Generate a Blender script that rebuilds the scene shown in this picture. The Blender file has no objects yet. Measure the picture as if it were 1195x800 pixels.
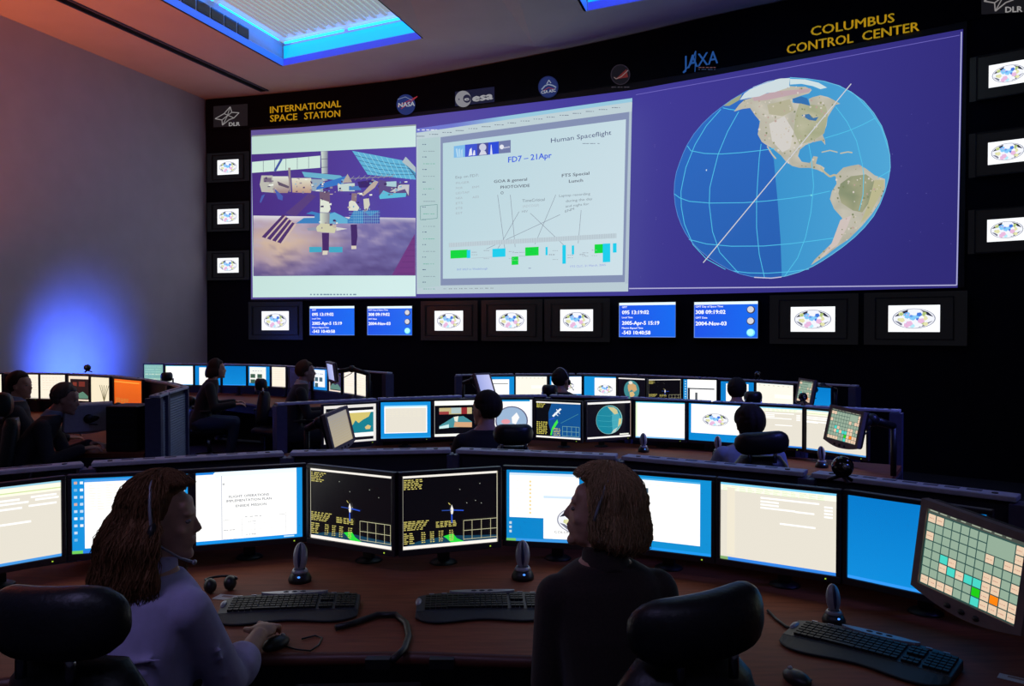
import bpy, math, random
from mathutils import Vector, Matrix, noise
from mathutils.geometry import tessellate_polygon
random.seed(7)
scene = bpy.context.scene
col = scene.collection
R = math.radians

# ------------------------------------------------------------------ camera
FPX, CAMH, PITCH = 965.0, 1.75, math.atan(18 / 965.0)
cam_d = bpy.data.cameras.new('camera')
cam_d.sensor_width = 36.0
cam_d.lens = FPX / 1195.0 * 36.0
cam_d.clip_end = 100
cam = bpy.data.objects.new('camera', cam_d)
cam.location = (0, 0, CAMH)
cam.rotation_euler = (math.pi / 2 - PITCH, 0, 0)
col.objects.link(cam)
scene.camera = cam

# ------------------------------------------------------------------ world, view
w = bpy.data.worlds.new('world'); scene.world = w
w.use_nodes = True
w.node_tree.nodes['Background'].inputs[0].default_value = (0.02, 0.02, 0.03, 1)
w.node_tree.nodes['Background'].inputs[1].default_value = 0.2
scene.view_settings.view_transform = 'Standard'
scene.view_settings.look = 'None'
scene.view_settings.gamma = 1
scene.view_settings.exposure = 0.0
scene.view_settings.use_curve_mapping = False
scene.cycles.use_denoising = True
scene.cycles.max_bounces = 6
scene.cycles.sample_clamp_indirect = 4.0

# ------------------------------------------------------------------ lights of the room and added fill
def lamp(name, kind, loc, energy, colour, target=None, **kw):
    d = bpy.data.lights.new(name, kind)
    d.energy = energy; d.color = colour
    for k, v in kw.items(): setattr(d, k, v)
    o = bpy.data.objects.new(name, d); o.location = loc
    if target is not None:
        o.rotation_euler = (Vector(target) - Vector(loc)).to_track_quat('-Z', 'Y').to_euler()
    col.objects.link(o)
    return o
# orange wall washer (left, outside the frame), blue floor flood behind the left console
lamp('orange_uplight', 'SPOT', (-7.2, 8.2, 1.55), 850, (1.0, 0.18, 0.05), (-5.9, 9.9, 5.86), spot_size=R(100), spot_blend=1.0, shadow_soft_size=0.12)
lamp('blue_floodlight', 'SPOT', (-5.35, 11.55, 0.95), 300, (0.055, 0.14, 1.0), (-6.42, 12.1, 1.22), spot_size=R(98), spot_blend=1.0, shadow_soft_size=0.1)
# unseen bluish lamps added near the ceiling as fill; right one gives blue side light
lamp('added_downlight', 'AREA', (-2.6, 0.0, 5.75), 9, (0.50, 0.45, 1.0), (-1.7, 2.0, 0.9), shape='DISK', size=0.8, spread=R(70))
lamp('added_downlight', 'AREA', (5.0, 3.2, 5.75), 40, (0.14, 0.18, 1.0), (2.4, 6.0, 0.9), shape='DISK', size=0.8, spread=R(70))
lamp('added_downlight', 'AREA', (0.5, -1.6, 5.75), 16, (0.55, 0.58, 1.0), (-3.0, 9.0, 2.0), shape='DISK', size=0.8)

# ------------------------------------------------------------------ measuring helpers
CF = Vector((0, math.cos(PITCH), -math.sin(PITCH)))
CU = Vector((0, math.sin(PITCH), math.cos(PITCH)))
def ray(px, py):
    return (CF + Vector((1, 0, 0)) * ((px - 597.5) / FPX) + CU * ((400 - py) / FPX))
def at(px, py, Y):
    d = ray(px, py); return Vector((0, 0, CAMH)) + d * (Y / d.y)
def atz(px, py, z):
    d = ray(px, py); return Vector((0, 0, CAMH)) + d * ((z - CAMH) / d.z)

# ------------------------------------------------------------------ colour and materials
def lin(c):
    if isinstance(c, (int, float)): c = (c, c, c)
    out = []
    for v in c[:3]:
        v = v / 255.0
        out.append(v / 12.92 if v <= 0.04045 else ((v + 0.055) / 1.055) ** 2.4)
    return tuple(out)
MATS = {}
def mat(name, rgb, rough=0.6, metal=0.0, noise_scale=None, amount=0.25, bump=0.0, stretch=(1, 1, 1), coat=0.0, sheen=0.0, emit=None, emit_strength=0.0, spec=0.5):
    if name in MATS: return MATS[name]
    m = bpy.data.materials.new(name); m.use_nodes = True
    nt = m.node_tree; b = nt.nodes['Principled BSDF']
    c = lin(rgb)
    b.inputs['Base Color'].default_value = (*c, 1)
    b.inputs['Roughness'].default_value = rough
    b.inputs['Metallic'].default_value = metal
    b.inputs['Coat Weight'].default_value = coat
    b.inputs['Sheen Weight'].default_value = sheen
    b.inputs['Specular IOR Level'].default_value = spec
    if emit is not None:
        b.inputs['Emission Color'].default_value = (*lin(emit), 1)
        b.inputs['Emission Strength'].default_value = emit_strength
    if noise_scale:
        tc = nt.nodes.new('ShaderNodeTexCoord'); mp = nt.nodes.new('ShaderNodeMapping')
        mp.inputs['Scale'].default_value = stretch
        nz = nt.nodes.new('ShaderNodeTexNoise'); nz.inputs['Scale'].default_value = noise_scale
        nz.inputs['Detail'].default_value = 4
        rp = nt.nodes.new('ShaderNodeValToRGB')
        rp.color_ramp.elements[0].position = 0.3; rp.color_ramp.elements[1].position = 0.7
        rp.color_ramp.elements[0].color = (*[v * (1 - amount) for v in c], 1)
        rp.color_ramp.elements[1].color = (*[min(1, v * (1 + amount)) for v in c], 1)
        nt.links.new(tc.outputs['Object'], mp.inputs[0]); nt.links.new(mp.outputs[0], nz.inputs['Vector'])
        nt.links.new(nz.outputs['Fac'], rp.inputs[0]); nt.links.new(rp.outputs[0], b.inputs['Base Color'])
        if bump:
            bp = nt.nodes.new('ShaderNodeBump'); bp.inputs['Strength'].default_value = bump
            bp.inputs['Distance'].default_value = 0.01
            nt.links.new(nz.outputs['Fac'], bp.inputs['Height']); nt.links.new(bp.outputs[0], b.inputs['Normal'])
    MATS[name] = m
    return m
def screen_mat(name, strength, rough=0.25):
    if name in MATS: return MATS[name]
    m = bpy.data.materials.new(name); m.use_nodes = True
    nt = m.node_tree; b = nt.nodes['Principled BSDF']
    b.inputs['Base Color'].default_value = (0.006, 0.006, 0.007, 1)
    b.inputs['Roughness'].default_value = rough
    a = nt.nodes.new('ShaderNodeAttribute'); a.attribute_name = 'pixel'
    nt.links.new(a.outputs['Color'], b.inputs['Emission Color'])
    b.inputs['Emission Strength'].default_value = strength
    MATS[name] = m
    return m

PLASTER = mat('wall_plaster', (192, 186, 198), 0.9, noise_scale=3, amount=0.04, bump=0.05)
CEIL = mat('ceiling_plaster', (188, 180, 178), 0.9, noise_scale=2, amount=0.04)
DARKWALL = mat('dark_wall_cladding', (12, 12, 26), 0.85, noise_scale=6, amount=0.15, spec=0.2)
HEADER = mat('header_panel', (14, 14, 22), 0.9, noise_scale=5, amount=0.15, spec=0.15)
CARPET = mat('dark_carpet', (30, 30, 38), 0.95, noise_scale=220, amount=0.5, bump=0.3)
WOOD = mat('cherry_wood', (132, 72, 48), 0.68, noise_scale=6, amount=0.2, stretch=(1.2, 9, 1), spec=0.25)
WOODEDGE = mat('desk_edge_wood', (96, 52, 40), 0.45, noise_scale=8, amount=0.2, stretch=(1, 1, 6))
BLACK = mat('black_plastic', (22, 22, 25), 0.45, noise_scale=60, amount=0.2, bump=0.02)
BEZEL = mat('monitor_bezel_plastic', (40, 37, 46), 0.4, noise_scale=90, amount=0.1)
GREYP = mat('grey_panel_plastic', (128, 112, 112), 0.5, noise_scale=50, amount=0.08)
ALU = mat('brushed_aluminium', (196, 196, 212), 0.5, 0.15, noise_scale=30, amount=0.12, stretch=(1, 20, 1))
STEEL = mat('console_steel', (86, 86, 112), 0.5, 0.2, noise_scale=30, amount=0.1)
LOUVER = mat('louver_sheet', (112, 120, 142), 0.5, 0.3, noise_scale=25, amount=0.1)
NAVY = mat('console_navy', (34, 34, 46), 0.6, noise_scale=20, amount=0.1)
LEATHER = mat('black_leather', (20, 21, 27), 0.42, noise_scale=70, amount=0.3, bump=0.15)
GREENLEATHER = mat('green_leather', (34, 48, 46), 0.5, noise_scale=70, amount=0.3, bump=0.15)
CHROME = mat('chrome', (170, 170, 178), 0.2, 1.0, noise_scale=20, amount=0.05)
SILVER = mat('silver_plastic', (150, 150, 158), 0.35, 0.2, noise_scale=60, amount=0.08)
KEYBODY = mat('keyboard_grey', (44, 48, 54), 0.5, noise_scale=80, amount=0.1)
KEYS = mat('key_black', (13, 14, 16), 0.6, noise_scale=120, amount=0.2)
PALM = mat('palm_rest', (26, 29, 36), 0.6, noise_scale=100, amount=0.2)
PAPER = mat('white_card', (200, 196, 190), 0.8, noise_scale=40, amount=0.05)
SKIN = mat('skin', (196, 148, 126), 0.55, noise_scale=40, amount=0.06)
SUIT = mat('dark_suit_wool', (30, 28, 32), 0.9, noise_scale=180, amount=0.3, sheen=0.1)
BROWNSUIT = mat('brown_black_wool', (44, 32, 28), 0.9, noise_scale=180, amount=0.3, sheen=0.1)
SHIRT = mat('lilac_cotton', (176, 168, 206), 0.85, noise_scale=30, amount=0.06, bump=0.1)
BLUESHIRT = mat('pale_blue_cotton', (150, 160, 190), 0.85, noise_scale=30, amount=0.06)
GREYSUIT = mat('charcoal_wool', (50, 48, 54), 0.9, noise_scale=160, amount=0.25)
JEANS = mat('blue_denim', (46, 58, 92), 0.9, noise_scale=160, amount=0.3)
HAIR_AUBURN = mat('auburn_hair', (112, 76, 48), 0.7, spec=0.2, noise_scale=60, amount=0.4, stretch=(6, 6, 0.6))
HAIR_BLOND = mat('blond_hair', (176, 140, 104), 0.7, spec=0.2, noise_scale=60, amount=0.4, stretch=(6, 6, 0.6))
HAIR_DARK = mat('dark_brown_hair', (42, 30, 26), 0.7, spec=0.2, noise_scale=60, amount=0.4, stretch=(6, 6, 0.6))
HAIR_BROWN = mat('brown_hair', (82, 58, 44), 0.7, spec=0.2, noise_scale=60, amount=0.4, stretch=(6, 6, 0.6))
HAIR_GREY = mat('grey_brown_hair', (96, 82, 76), 0.7, spec=0.2, noise_scale=60, amount=0.4, stretch=(6, 6, 0.6))
EYEW = mat('eye_white', (120, 112, 108), 0.3, noise_scale=30, amount=0.03)
LIPS = mat('lips', (160, 86, 82), 0.5, noise_scale=30, amount=0.05)
LEDG = mat('green_indicator', (30, 60, 20), 0.4, noise_scale=10, amount=0.02, emit=(170, 210, 60), emit_strength=1.0)
LEDB = mat('blue_indicator', (20, 30, 70), 0.4, noise_scale=10, amount=0.02, emit=(80, 150, 255), emit_strength=1.2)
SIGNY = mat('yellow_lettering', (214, 182, 40), 0.6, noise_scale=10, amount=0.05, emit=(190, 160, 24), emit_strength=0.42)
SCR_NEAR = screen_mat('monitor_picture', 1.12)
SCR_FAR = screen_mat('wall_display_picture', 1.1)
SCR_BIG = screen_mat('projection_picture', 1.0, 0.6)
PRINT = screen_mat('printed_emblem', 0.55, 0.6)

# ------------------------------------------------------------------ mesh builder
class MB:
    def __init__(s): s.v = []; s.f = []; s.m = []; s.mi = 0
    def add(s, vs, fs):
        o = len(s.v); s.v += [Vector(p) for p in vs]
        s.f += [tuple(i + o for i in f) for f in fs]; s.m += [s.mi] * len(fs)
        return s
    def box(s, c, size, rot=None):
        x, y, z = size[0] / 2, size[1] / 2, size[2] / 2
        vs = [Vector((i * x, j * y, k * z)) for k in (-1, 1) for j in (-1, 1) for i in (-1, 1)]
        if rot is not None: vs = [rot @ p for p in vs]
        vs = [p + Vector(c) for p in vs]
        return s.add(vs, [(0, 2, 3, 1), (4, 5, 7, 6), (0, 1, 5, 4), (2, 6, 7, 3), (0, 4, 6, 2), (1, 3, 7, 5)])
    def rbox(s, c, size, r=0.01, n=3, rot=None, axis=1):
        """box with rounded corners seen along an axis"""
        a = [0, 1, 2]; a.remove(axis)
        X, Z, Y = size[a[0]] / 2, size[a[1]] / 2, size[axis] / 2
        r = min(r, X * 0.99, Z * 0.99)
        prof = []
        for cx, cz, st in ((X - r, Z - r, 0), (-X + r, Z - r, 90), (-X + r, -Z + r, 180), (X - r, -Z + r, 270)):
            for k in range(n + 1):
                t = R(st + 90 * k / n); prof.append((cx + r * math.cos(t), cz + r * math.sin(t)))
        e = min(r * 0.5, Y * 0.6); N = len(prof)
        vs = []
        for yy, sc in ((-Y, e), (-Y + e, 0), (Y - e, 0), (Y, e)):
            for px, pz in prof:
                p = [0, 0, 0]
                p[a[0]] = px * (1 - sc / X); p[a[1]] = pz * (1 - sc / Z); p[axis] = yy
                vs.append(Vector(p))
        if rot is not None: vs = [rot @ p for p in vs]
        vs = [p + Vector(c) for p in vs]
        fs = [tuple(reversed(range(N))), tuple(range(3 * N, 4 * N))]
        for l in range(3):
            for k in range(N): fs.append((l * N + k, l * N + (k + 1) % N, (l + 1) * N + (k + 1) % N, (l + 1) * N + k))
        return s.add(vs, fs)
    def cone(s, p1, p2, r1, r2, n=12, caps=True):
        p1, p2 = Vector(p1), Vector(p2); d = (p2 - p1)
        if d.length < 1e-6: return s
        q = d.to_track_quat('Z', 'Y'); vs = []
        for p, r in ((p1, r1), (p2, r2)):
            for k in range(n):
                t = 2 * math.pi * k / n; vs.append(p + q @ Vector((r * math.cos(t), r * math.sin(t), 0)))
        fs = [(k, (k + 1) % n, n + (k + 1) % n, n + k) for k in range(n)]
        if caps: fs += [tuple(reversed(range(n))), tuple(range(n, 2 * n))]
        return s.add(vs, fs)
    def tube(s, pts, r, n=8, closed_ends=True):
        pts = [Vector(p) for p in pts]; rs = r if isinstance(r, (list, tuple)) else [r] * len(pts)
        vs = []; N = len(pts); up = Vector((0.13, 0.21, 1)).normalized()
        for i, p in enumerate(pts):
            t = (pts[min(i + 1, N - 1)] - pts[max(i - 1, 0)])
            t = t.normalized() if t.length > 1e-9 else Vector((0, 0, 1))
            a = t.cross(up)
            if a.length < 0.05: a = t.cross(Vector((1, 0, 0)))
            a.normalize(); b = t.cross(a)
            for k in range(n):
                th = 2 * math.pi * k / n; vs.append(p + (a * math.cos(th) + b * math.sin(th)) * rs[i])
        fs = []
        for i in range(N - 1):
            for k in range(n): fs.append((i * n + k, i * n + (k + 1) % n, (i + 1) * n + (k + 1) % n, (i + 1) * n + k))
        if closed_ends: fs += [tuple(range(n)), tuple(reversed(range((N - 1) * n, N * n)))]
        return s.add(vs, fs)
    def ell(s, c, rad, rot=None, n=16, m=10):
        c = Vector(c); vs = []
        for i in range(m + 1):
            ph = math.pi * i / m
            for k in range(n):
                th = 2 * math.pi * k / n
                p = Vector((rad[0] * math.sin(ph) * math.cos(th), rad[1] * math.sin(ph) * math.sin(th), rad[2] * math.cos(ph)))
                if rot is not None: p = rot @ p
                vs.append(c + p)
        fs = []
        for i in range(m):
            for k in range(n): fs.append((i * n + k, (i + 1) * n + k, (i + 1) * n + (k + 1) % n, i * n + (k + 1) % n))
        return s.add(vs, fs)
    def cap(s, p1, r1, p2, r2, n=12):
        s.cone(p1, p2, r1, r2, n); s.ell(p1, (r1,) * 3, n=n, m=8); s.ell(p2, (r2,) * 3, n=n, m=8); return s
    def loft(s, rings):
        n = len(rings[0]); vs = [p for r in rings for p in r]; fs = []
        for i in range(len(rings) - 1):
            for k in range(n): fs.append((i * n + k, i * n + (k + 1) % n, (i + 1) * n + (k + 1) % n, (i + 1) * n + k))
        fs += [tuple(reversed(range(n))), tuple(range((len(rings) - 1) * n, len(rings) * n))]
        return s.add(vs, fs)
    def prism(s, poly, z0, z1):
        """polygon in xy (may be concave), extruded from z0 to z1"""
        n = len(poly)
        tri = tessellate_polygon([[Vector((p[0], p[1], 0)) for p in poly]])
        vs = [Vector((p[0], p[1], z0)) for p in poly] + [Vector((p[0], p[1], z1)) for p in poly]
        fs = [tuple(t) for t in tri] + [tuple(i + n for i in t) for t in tri]
        fs += [(k, (k + 1) % n, n + (k + 1) % n, n + k) for k in range(n)]
        return s.add(vs, fs)
    def lathe(s, prof, n=20, c=(0, 0, 0)):
        c = Vector(c); vs = []
        for r, z in prof:
            for k in range(n):
                t = 2 * math.pi * k / n; vs.append(c + Vector((r * math.cos(t), r * math.sin(t), z)))
        fs = []
        for i in range(len(prof) - 1):
            for k in range(n): fs.append((i * n + k, i * n + (k + 1) % n, (i + 1) * n + (k + 1) % n, (i + 1) * n + k))
        return s.add(vs, fs)
    def mesh(s, name, mats, smooth=False):
        me = bpy.data.meshes.new(name)
        me.from_pydata([tuple(p) for p in s.v], [], s.f)
        for m in (mats if isinstance(mats, (list, tuple)) else [mats]): me.materials.append(m)
        if max(s.m, default=0): me.polygons.foreach_set('material_index', s.m)
        if smooth: me.polygons.foreach_set('use_smooth', [True] * len(s.f))
        fix_normals(me)
        me.update()
        return me
    def build(s, name, mats, parent=None, smooth=False, bevel=0):
        o = bpy.data.objects.new(name, s.mesh(name, mats, smooth)); col.objects.link(o)
        if parent is not None: o.parent = parent
        if bevel:
            b = o.modifiers.new('bevel', 'BEVEL'); b.width = bevel; b.segments = 2; b.limit_method = 'ANGLE'
        return o
import bmesh
def fix_normals(me):
    bm = bmesh.new(); bm.from_mesh(me); bmesh.ops.recalc_face_normals(bm, faces=bm.faces); bm.to_mesh(me); bm.free()
def voxel(mb, name, material, size, parent=None, smooth=4, factor=0.5):
    """merge overlapping closed shapes into one continuous skin"""
    me = mb.mesh('raw', material); o = bpy.data.objects.new('raw', me); col.objects.link(o)
    r = o.modifiers.new('r', 'REMESH'); r.mode = 'VOXEL'; r.voxel_size = size
    if smooth:
        q = o.modifiers.new('s', 'SMOOTH'); q.factor = factor; q.iterations = smooth
    dg = bpy.context.evaluated_depsgraph_get()
    nm = bpy.data.meshes.new_from_object(o.evaluated_get(dg))
    bpy.data.objects.remove(o); bpy.data.meshes.remove(me)
    nm.name = name
    nm.materials.clear(); nm.materials.append(material)
    nm.polygons.foreach_set('use_smooth', [True] * len(nm.polygons))
    ob = bpy.data.objects.new(name, nm); col.objects.link(ob)
    if parent is not None: ob.parent = parent
    return ob
def tag(o, label=None, cat=None, group=None, kind=None):
    if label: o['label'] = label
    if cat: o['category'] = cat
    if group: o['group'] = group
    if kind: o['kind'] = kind
    return o
def thing(name, label, cat, loc=(0, 0, 0), rotz=0.0, group=None):
    o = bpy.data.objects.new(name, None); o.empty_display_size = 0.1
    o.location = loc; o.rotation_euler = (0, 0, rotz); col.objects.link(o)
    return tag(o, label, cat, group)
ORD = ['first', 'second', 'third', 'fourth', 'fifth', 'sixth', 'seventh', 'eighth', 'ninth', 'tenth', 'eleventh', 'twelfth']

# ------------------------------------------------------------------ flat pictures for screens and signs
TEXTS = {}
def text_mesh(s, bold=0.0):
    k = (s, bold)
    if k not in TEXTS:
        cu = bpy.data.curves.new('t', 'FONT'); cu.body = s; cu.size = 1.0; cu.resolution_u = 2
        ob = bpy.data.objects.new('t', cu)
        me = ob.to_mesh()
        vs = [(v.co.x, v.co.y) for v in me.vertices]; fs = [tuple(p.vertices) for p in me.polygons]
        ob.to_mesh_clear(); bpy.data.objects.remove(ob); bpy.data.curves.remove(cu)
        if bold:
            n0, f0, v0 = len(vs), list(fs), list(vs)
            for k, (dx, dy) in enumerate(((bold, 0), (-bold, 0), (0, bold * 0.7), (0, -bold * 0.7))):
                vs += [(a + dx, b + dy) for a, b in v0]; fs += [tuple(i + n0 * (k + 1) for i in f) for f in f0]
        x0 = min([v[0] for v in vs], default=0); x1 = max([v[0] for v in vs], default=1)
        TEXTS[k] = (vs, fs, x0, x1)
    return TEXTS[k]
class Canvas:
    """coloured flat polygons stacked in thin layers; xy given in the canvas' own units"""
    def __init__(s, mapper, eps): s.map = mapper; s.eps = eps; s.layer = 0; s.v = []; s.f = []; s.c = []; s.step = None
    def _emit(s, pts, colour):
        o = len(s.v)
        for p in pts: s.v.append(s.map(p[0], p[1], s.layer * s.eps))
        s.f.append(tuple(range(o, o + len(pts))))
        for p in pts: s.c.append(lin(colour(p[0], p[1]) if callable(colour) else colour))
    def _slice(s, pts, colour):
        if s.step is None or len(pts) < 3: s._emit(pts, colour); return
        x0, x1 = min(p[0] for p in pts), max(p[0] for p in pts)
        k = math.floor(x0 / s.step)
        while k * s.step < x1:
            a, b = k * s.step, (k + 1) * s.step; q = pts
            for lim, sg in ((a, 1), (b, -1)):
                r = []
                for i in range(len(q)):
                    p, t = q[i], q[(i + 1) % len(q)]
                    dp, dt = sg * (p[0] - lim), sg * (t[0] - lim)
                    if dp >= 0: r.append(p)
                    if (dp > 0 > dt) or (dp < 0 < dt):
                        u = dp / (dp - dt); r.append((p[0] + (t[0] - p[0]) * u, p[1] + (t[1] - p[1]) * u))
                q = r
                if len(q) < 3: break
            if len(q) >= 3: s._emit(q, colour)
            k += 1
    def poly(s, pts, colour, up=True):
        if up: s.layer += 1
        if len(pts) <= 4: s._slice(pts, colour) if len(pts) == 3 or convex(pts) else s._tri(pts, colour)
        else: s._tri(pts, colour)
    def _tri(s, pts, colour):
        for t in tessellate_polygon([[Vector((p[0], p[1], 0)) for p in pts]]):
            s._slice([pts[i] for i in t], colour)
    def rect(s, x0, y0, x1, y1, colour, up=True): s.poly([(x0, y0), (x1, y0), (x1, y1), (x0, y1)], colour, up)
    def oval(s, cx, cy, rx, ry, colour, n=28, a0=0, a1=360, up=True):
        pts = [(cx + rx * math.cos(R(a0 + (a1 - a0) * k / n)), cy + ry * math.sin(R(a0 + (a1 - a0) * k / n))) for k in range(n if a1 - a0 >= 360 else n + 1)]
        s.poly(pts, colour, up)
    def line(s, pts, wd, colour, up=True, aspect=1.0):
        if up: s.layer += 1
        for (xa, ya), (xb, yb) in zip(pts[:-1], pts[1:]):
            dx, dy = (xb - xa) * aspect, yb - ya; L = math.hypot(dx, dy) or 1
            nx, ny = -dy / L * wd / 2 / aspect, dx / L * wd / 2
            s._slice([(xa + nx, ya + ny), (xb + nx, yb + ny), (xb - nx, yb - ny), (xa - nx, ya - ny)], colour)
    def text(s, st, x, y, h, colour, width=None, bold=0.0, end=None, aspect=1.0, down=True, top=None):
        """baseline from (x, y) [to end]; h = cap height; canvas y grows downwards when down"""
        vs, fs, a, b = text_mesh(st, bold); s.layer += 1
        k = h / 0.70
        kx = (width / (b - a)) if width else k / aspect
        ex = (end[0] - x, end[1] - y) if end else None
        for f in fs:
            pts = []
            for i in f:
                u, v = (vs[i][0] - a), vs[i][1]
                if ex: pts.append((x + ex[0] * u / (b - a), y + ex[1] * u / (b - a) - v * k))
                else: pts.append((x + u * kx, y - v * k if down else y + v * k))
            s._slice(pts, colour)
    def scribble(s, x, y, wd, h, colour, words=6, rnd=random):
        s.layer += 1; u = x
        for k in range(words):
            l = wd / words * rnd.uniform(0.4, 0.95)
            s._slice([(u, y), (u + l, y), (u + l, y + h), (u, y + h)], colour); u += wd / words
            if u > x + wd: break
    def build(s, name, material, parent=None):
        me = bpy.data.meshes.new(name)
        me.from_pydata([tuple(p) for p in s.v], [], s.f)
        a = me.color_attributes.new('pixel', 'FLOAT_COLOR', 'CORNER')
        flat = []
        for c in s.c: flat += [c[0], c[1], c[2], 1.0]
        a.data.foreach_set('color', flat)
        me.materials.append(material); me.update()
        o = bpy.data.objects.new(name, me); col.objects.link(o)
        if parent is not None: o.parent = parent
        return o
def convex(p):
    sg = 0
    for i in range(len(p)):
        a, b, c = p[i], p[(i + 1) % len(p)], p[(i + 2) % len(p)]
        z = (b[0] - a[0]) * (c[1] - b[1]) - (b[1] - a[1]) * (c[0] - b[0])
        if abs(z) > 1e-12:
            if sg and (z > 0) != (sg > 0): return False
            sg = z
    return True
def mixc(a, b, t):
    t = max(0.0, min(1.0, t)); return tuple(a[i] + (b[i] - a[i]) * t for i in range(3))

def emblem(c, cx, cy, rx, ry):
    """oval mission emblem: thin ring, dark sky patches above, mixed blue, white and yellow globe pieces"""
    rnd = random.Random(4); P = lambda pts: [(cx + u * rx, cy + v * ry) for u, v in pts]
    c.oval(cx, cy, rx, ry, (150, 152, 168)); c.oval(cx, cy, rx * 0.95, ry * 0.94, (236, 238, 246))
    c.poly(P([(-0.9, -0.2), (-0.66, -0.62), (-0.26, -0.88), (-0.3, -0.5), (-0.6, -0.3)]), (40, 42, 62)); c.poly(P([(0.3, -0.86), (0.66, -0.62), (0.9, -0.16), (0.62, -0.34)]), (40, 42, 62))
    c.poly(P([(-0.9, 0.2), (-0.7, 0.3), (-0.36, 0.72), (-0.6, 0.66)]), (110, 112, 130)); c.poly(P([(0.9, 0.2), (0.5, 0.76), (0.2, 0.88), (0.5, 0.5)]), (110, 112, 130))
    c.layer += 1
    for k in range(34):
        u, v = rnd.uniform(-0.72, 0.72), rnd.uniform(-0.5, 0.72)
        if (u / 0.86) ** 2 + (v / 0.8) ** 2 > 1: continue
        pal = [(206, 210, 150), (222, 220, 170), (170, 190, 120)] if abs(u) > 0.42 else [(92, 150, 228), (130, 196, 240), (240, 242, 250), (64, 116, 212), (226, 180, 214), (176, 226, 240)]
        r_ = rnd.uniform(0.1, 0.22)
        c.layer += 0.2; c._emit(P([(u + r_ * 0.8 * math.cos(t), v + r_ * 1.3 * math.sin(t)) for t in (0.2, 1.4, 2.6, 3.9, 5.2)]), rnd.choice(pal))
    c.layer = math.ceil(c.layer)

# ================================================================== THE ROOM
A0, RW = R(-13.9), 28.0
P0 = Vector((-5.53, 15.0))
WC = P0 + RW * Vector((math.sin(A0), -math.cos(A0)))
SLEN = 16.4
def W(s, off=0.0):
    """point of the curved video wall at arc length s, off metres in front of it"""
    a = A0 - s / RW
    return Vector((WC.x + (RW - off) * -math.sin(a), WC.y + (RW - off) * math.cos(a)))
def WA(s): return A0 - s / RW
def wpx(px, py, off=0.02):
    """(s, z) on the video wall seen at a pixel of the photograph"""
    d = ray(px, py); D = Vector((d.x, d.y)); r = RW - off
    b = D.dot(WC); a = D.length_squared; c = WC.length_squared - r * r
    t = (b + math.sqrt(b * b - a * c)) / a
    p = D * t; n = p - WC
    ang = math.atan2(-n.x, n.y)
    return ((A0 - ang) * RW, CAMH + d.z * t)
CEILZ = 5.86
def wall_top(s): return CEILZ + 0.17 * min(1.0, max(0.0, (s - 4.0) / 5.0))
LD = Vector((0.286, 0.958)).normalized()          # direction of the left wall, away from the camera
wall_end = W(SLEN)
back_l = P0 - LD * 19.0
back_r = wall_end - LD * 9.5

# floor
mb = MB()
out = [W(s) for s in [k * SLEN / 24 for k in range(25)]]
poly = [tuple(p) for p in out] + [tuple(back_r), tuple(back_l)]
mb.prism(poly, -0.1, 0.0)
tag(mb.build('floor', CARPET), kind='structure')
# ---- ceiling: flat field with two light wells and a shallow folded field between them
TD = Vector((0.885, -0.465)).normalized()          # far edge direction of the light wells
def xy(v): return Vector((v.x, v.y))
t1_far_l, t1_far_r = xy(atz(330, 77, CEILZ)), xy(atz(493, 45, CEILZ))
t2_far_l = xy(atz(684, 13, CEILZ)); t2_far_r = t2_far_l + TD * 2.65
WELL = 5.2
def well(fl, fr): return [fl, fr, fr - LD * WELL, fl - LD * WELL]
w1, w2 = well(t1_far_l, t1_far_r), well(t2_far_l, t2_far_r)
foldB = xy(atz(623, 54, CEILZ)); foldD = foldB - LD * 6.2
fold = [w1[1] + TD * 0.02, foldB, w2[0] - TD * 0.02, w2[3] - TD * 0.02, foldD, w1[2] + TD * 0.02]
outer = [tuple(p) for p in out] + [tuple(back_r), tuple(back_l)]
loops = [[Vector((p[0], p[1], 0)) for p in outer]] + [[Vector((p.x, p.y, 0)) for p in lp] for lp in (w1, w2, fold)]
flat = [v for lp in loops for v in lp]
zs = [wall_top(k * SLEN / 24) for k in range(25)] + [CEILZ] * (len(flat) - 25)
mb = MB()
mb.add([(v.x, v.y, zs[i]) for i, v in enumerate(flat)], [tuple(t) for t in tessellate_polygon(loops)])
F = [Vector((p.x, p.y, CEILZ)) for p in fold]
ridge = Vector((foldD.x, foldD.y, CEILZ + 0.3))
mb.add(F[:4] + [ridge] + F[5:], [(0, 1, 4, 5), (1, 2, 3, 4)])
e = [Vector((p.x, p.y, CEILZ)) for p in fold]
mb.add([e[3], e[4], e[5], ridge], [(0, 1, 3), (1, 2, 3)])
tag(mb.build('ceiling', CEIL), kind='structure')
# ---- walls
def flat_wall(name, a, b, z0, z1, m, thick=0.12, side=1):
    a, b = Vector(a), Vector(b); d = (b - a).normalized(); n = Vector((-d.y, d.x)) * thick * side
    mb = MB().prism([a, b, b + n, a + n], z0, z1)
    return tag(mb.build(name, m), kind='structure')
flat_wall('wall_left', back_l, P0, 0, CEILZ, PLASTER, side=1)
flat_wall('wall_back', back_l, back_r, 0, CEILZ, PLASTER, side=-1)
flat_wall('wall_right', back_r, wall_end, 0, CEILZ, PLASTER, side=-1)
mb = MB(); N = 48
vs = []
for k in range(N + 1):
    s = k * SLEN / N; p = W(s); q = W(s, -0.15); zt = wall_top(s)
    vs += [(p.x, p.y, 0), (p.x, p.y, zt), (q.x, q.y, zt), (q.x, q.y, 0)]
fs = []
for k in range(N):
    for j in range(4): fs.append((k * 4 + j, k * 4 + (j + 1) % 4, (k + 1) * 4 + (j + 1) % 4, (k + 1) * 4 + j))
mb.add(vs, fs); tag(mb.build('wall_front', DARKWALL), kind='structure')
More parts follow.
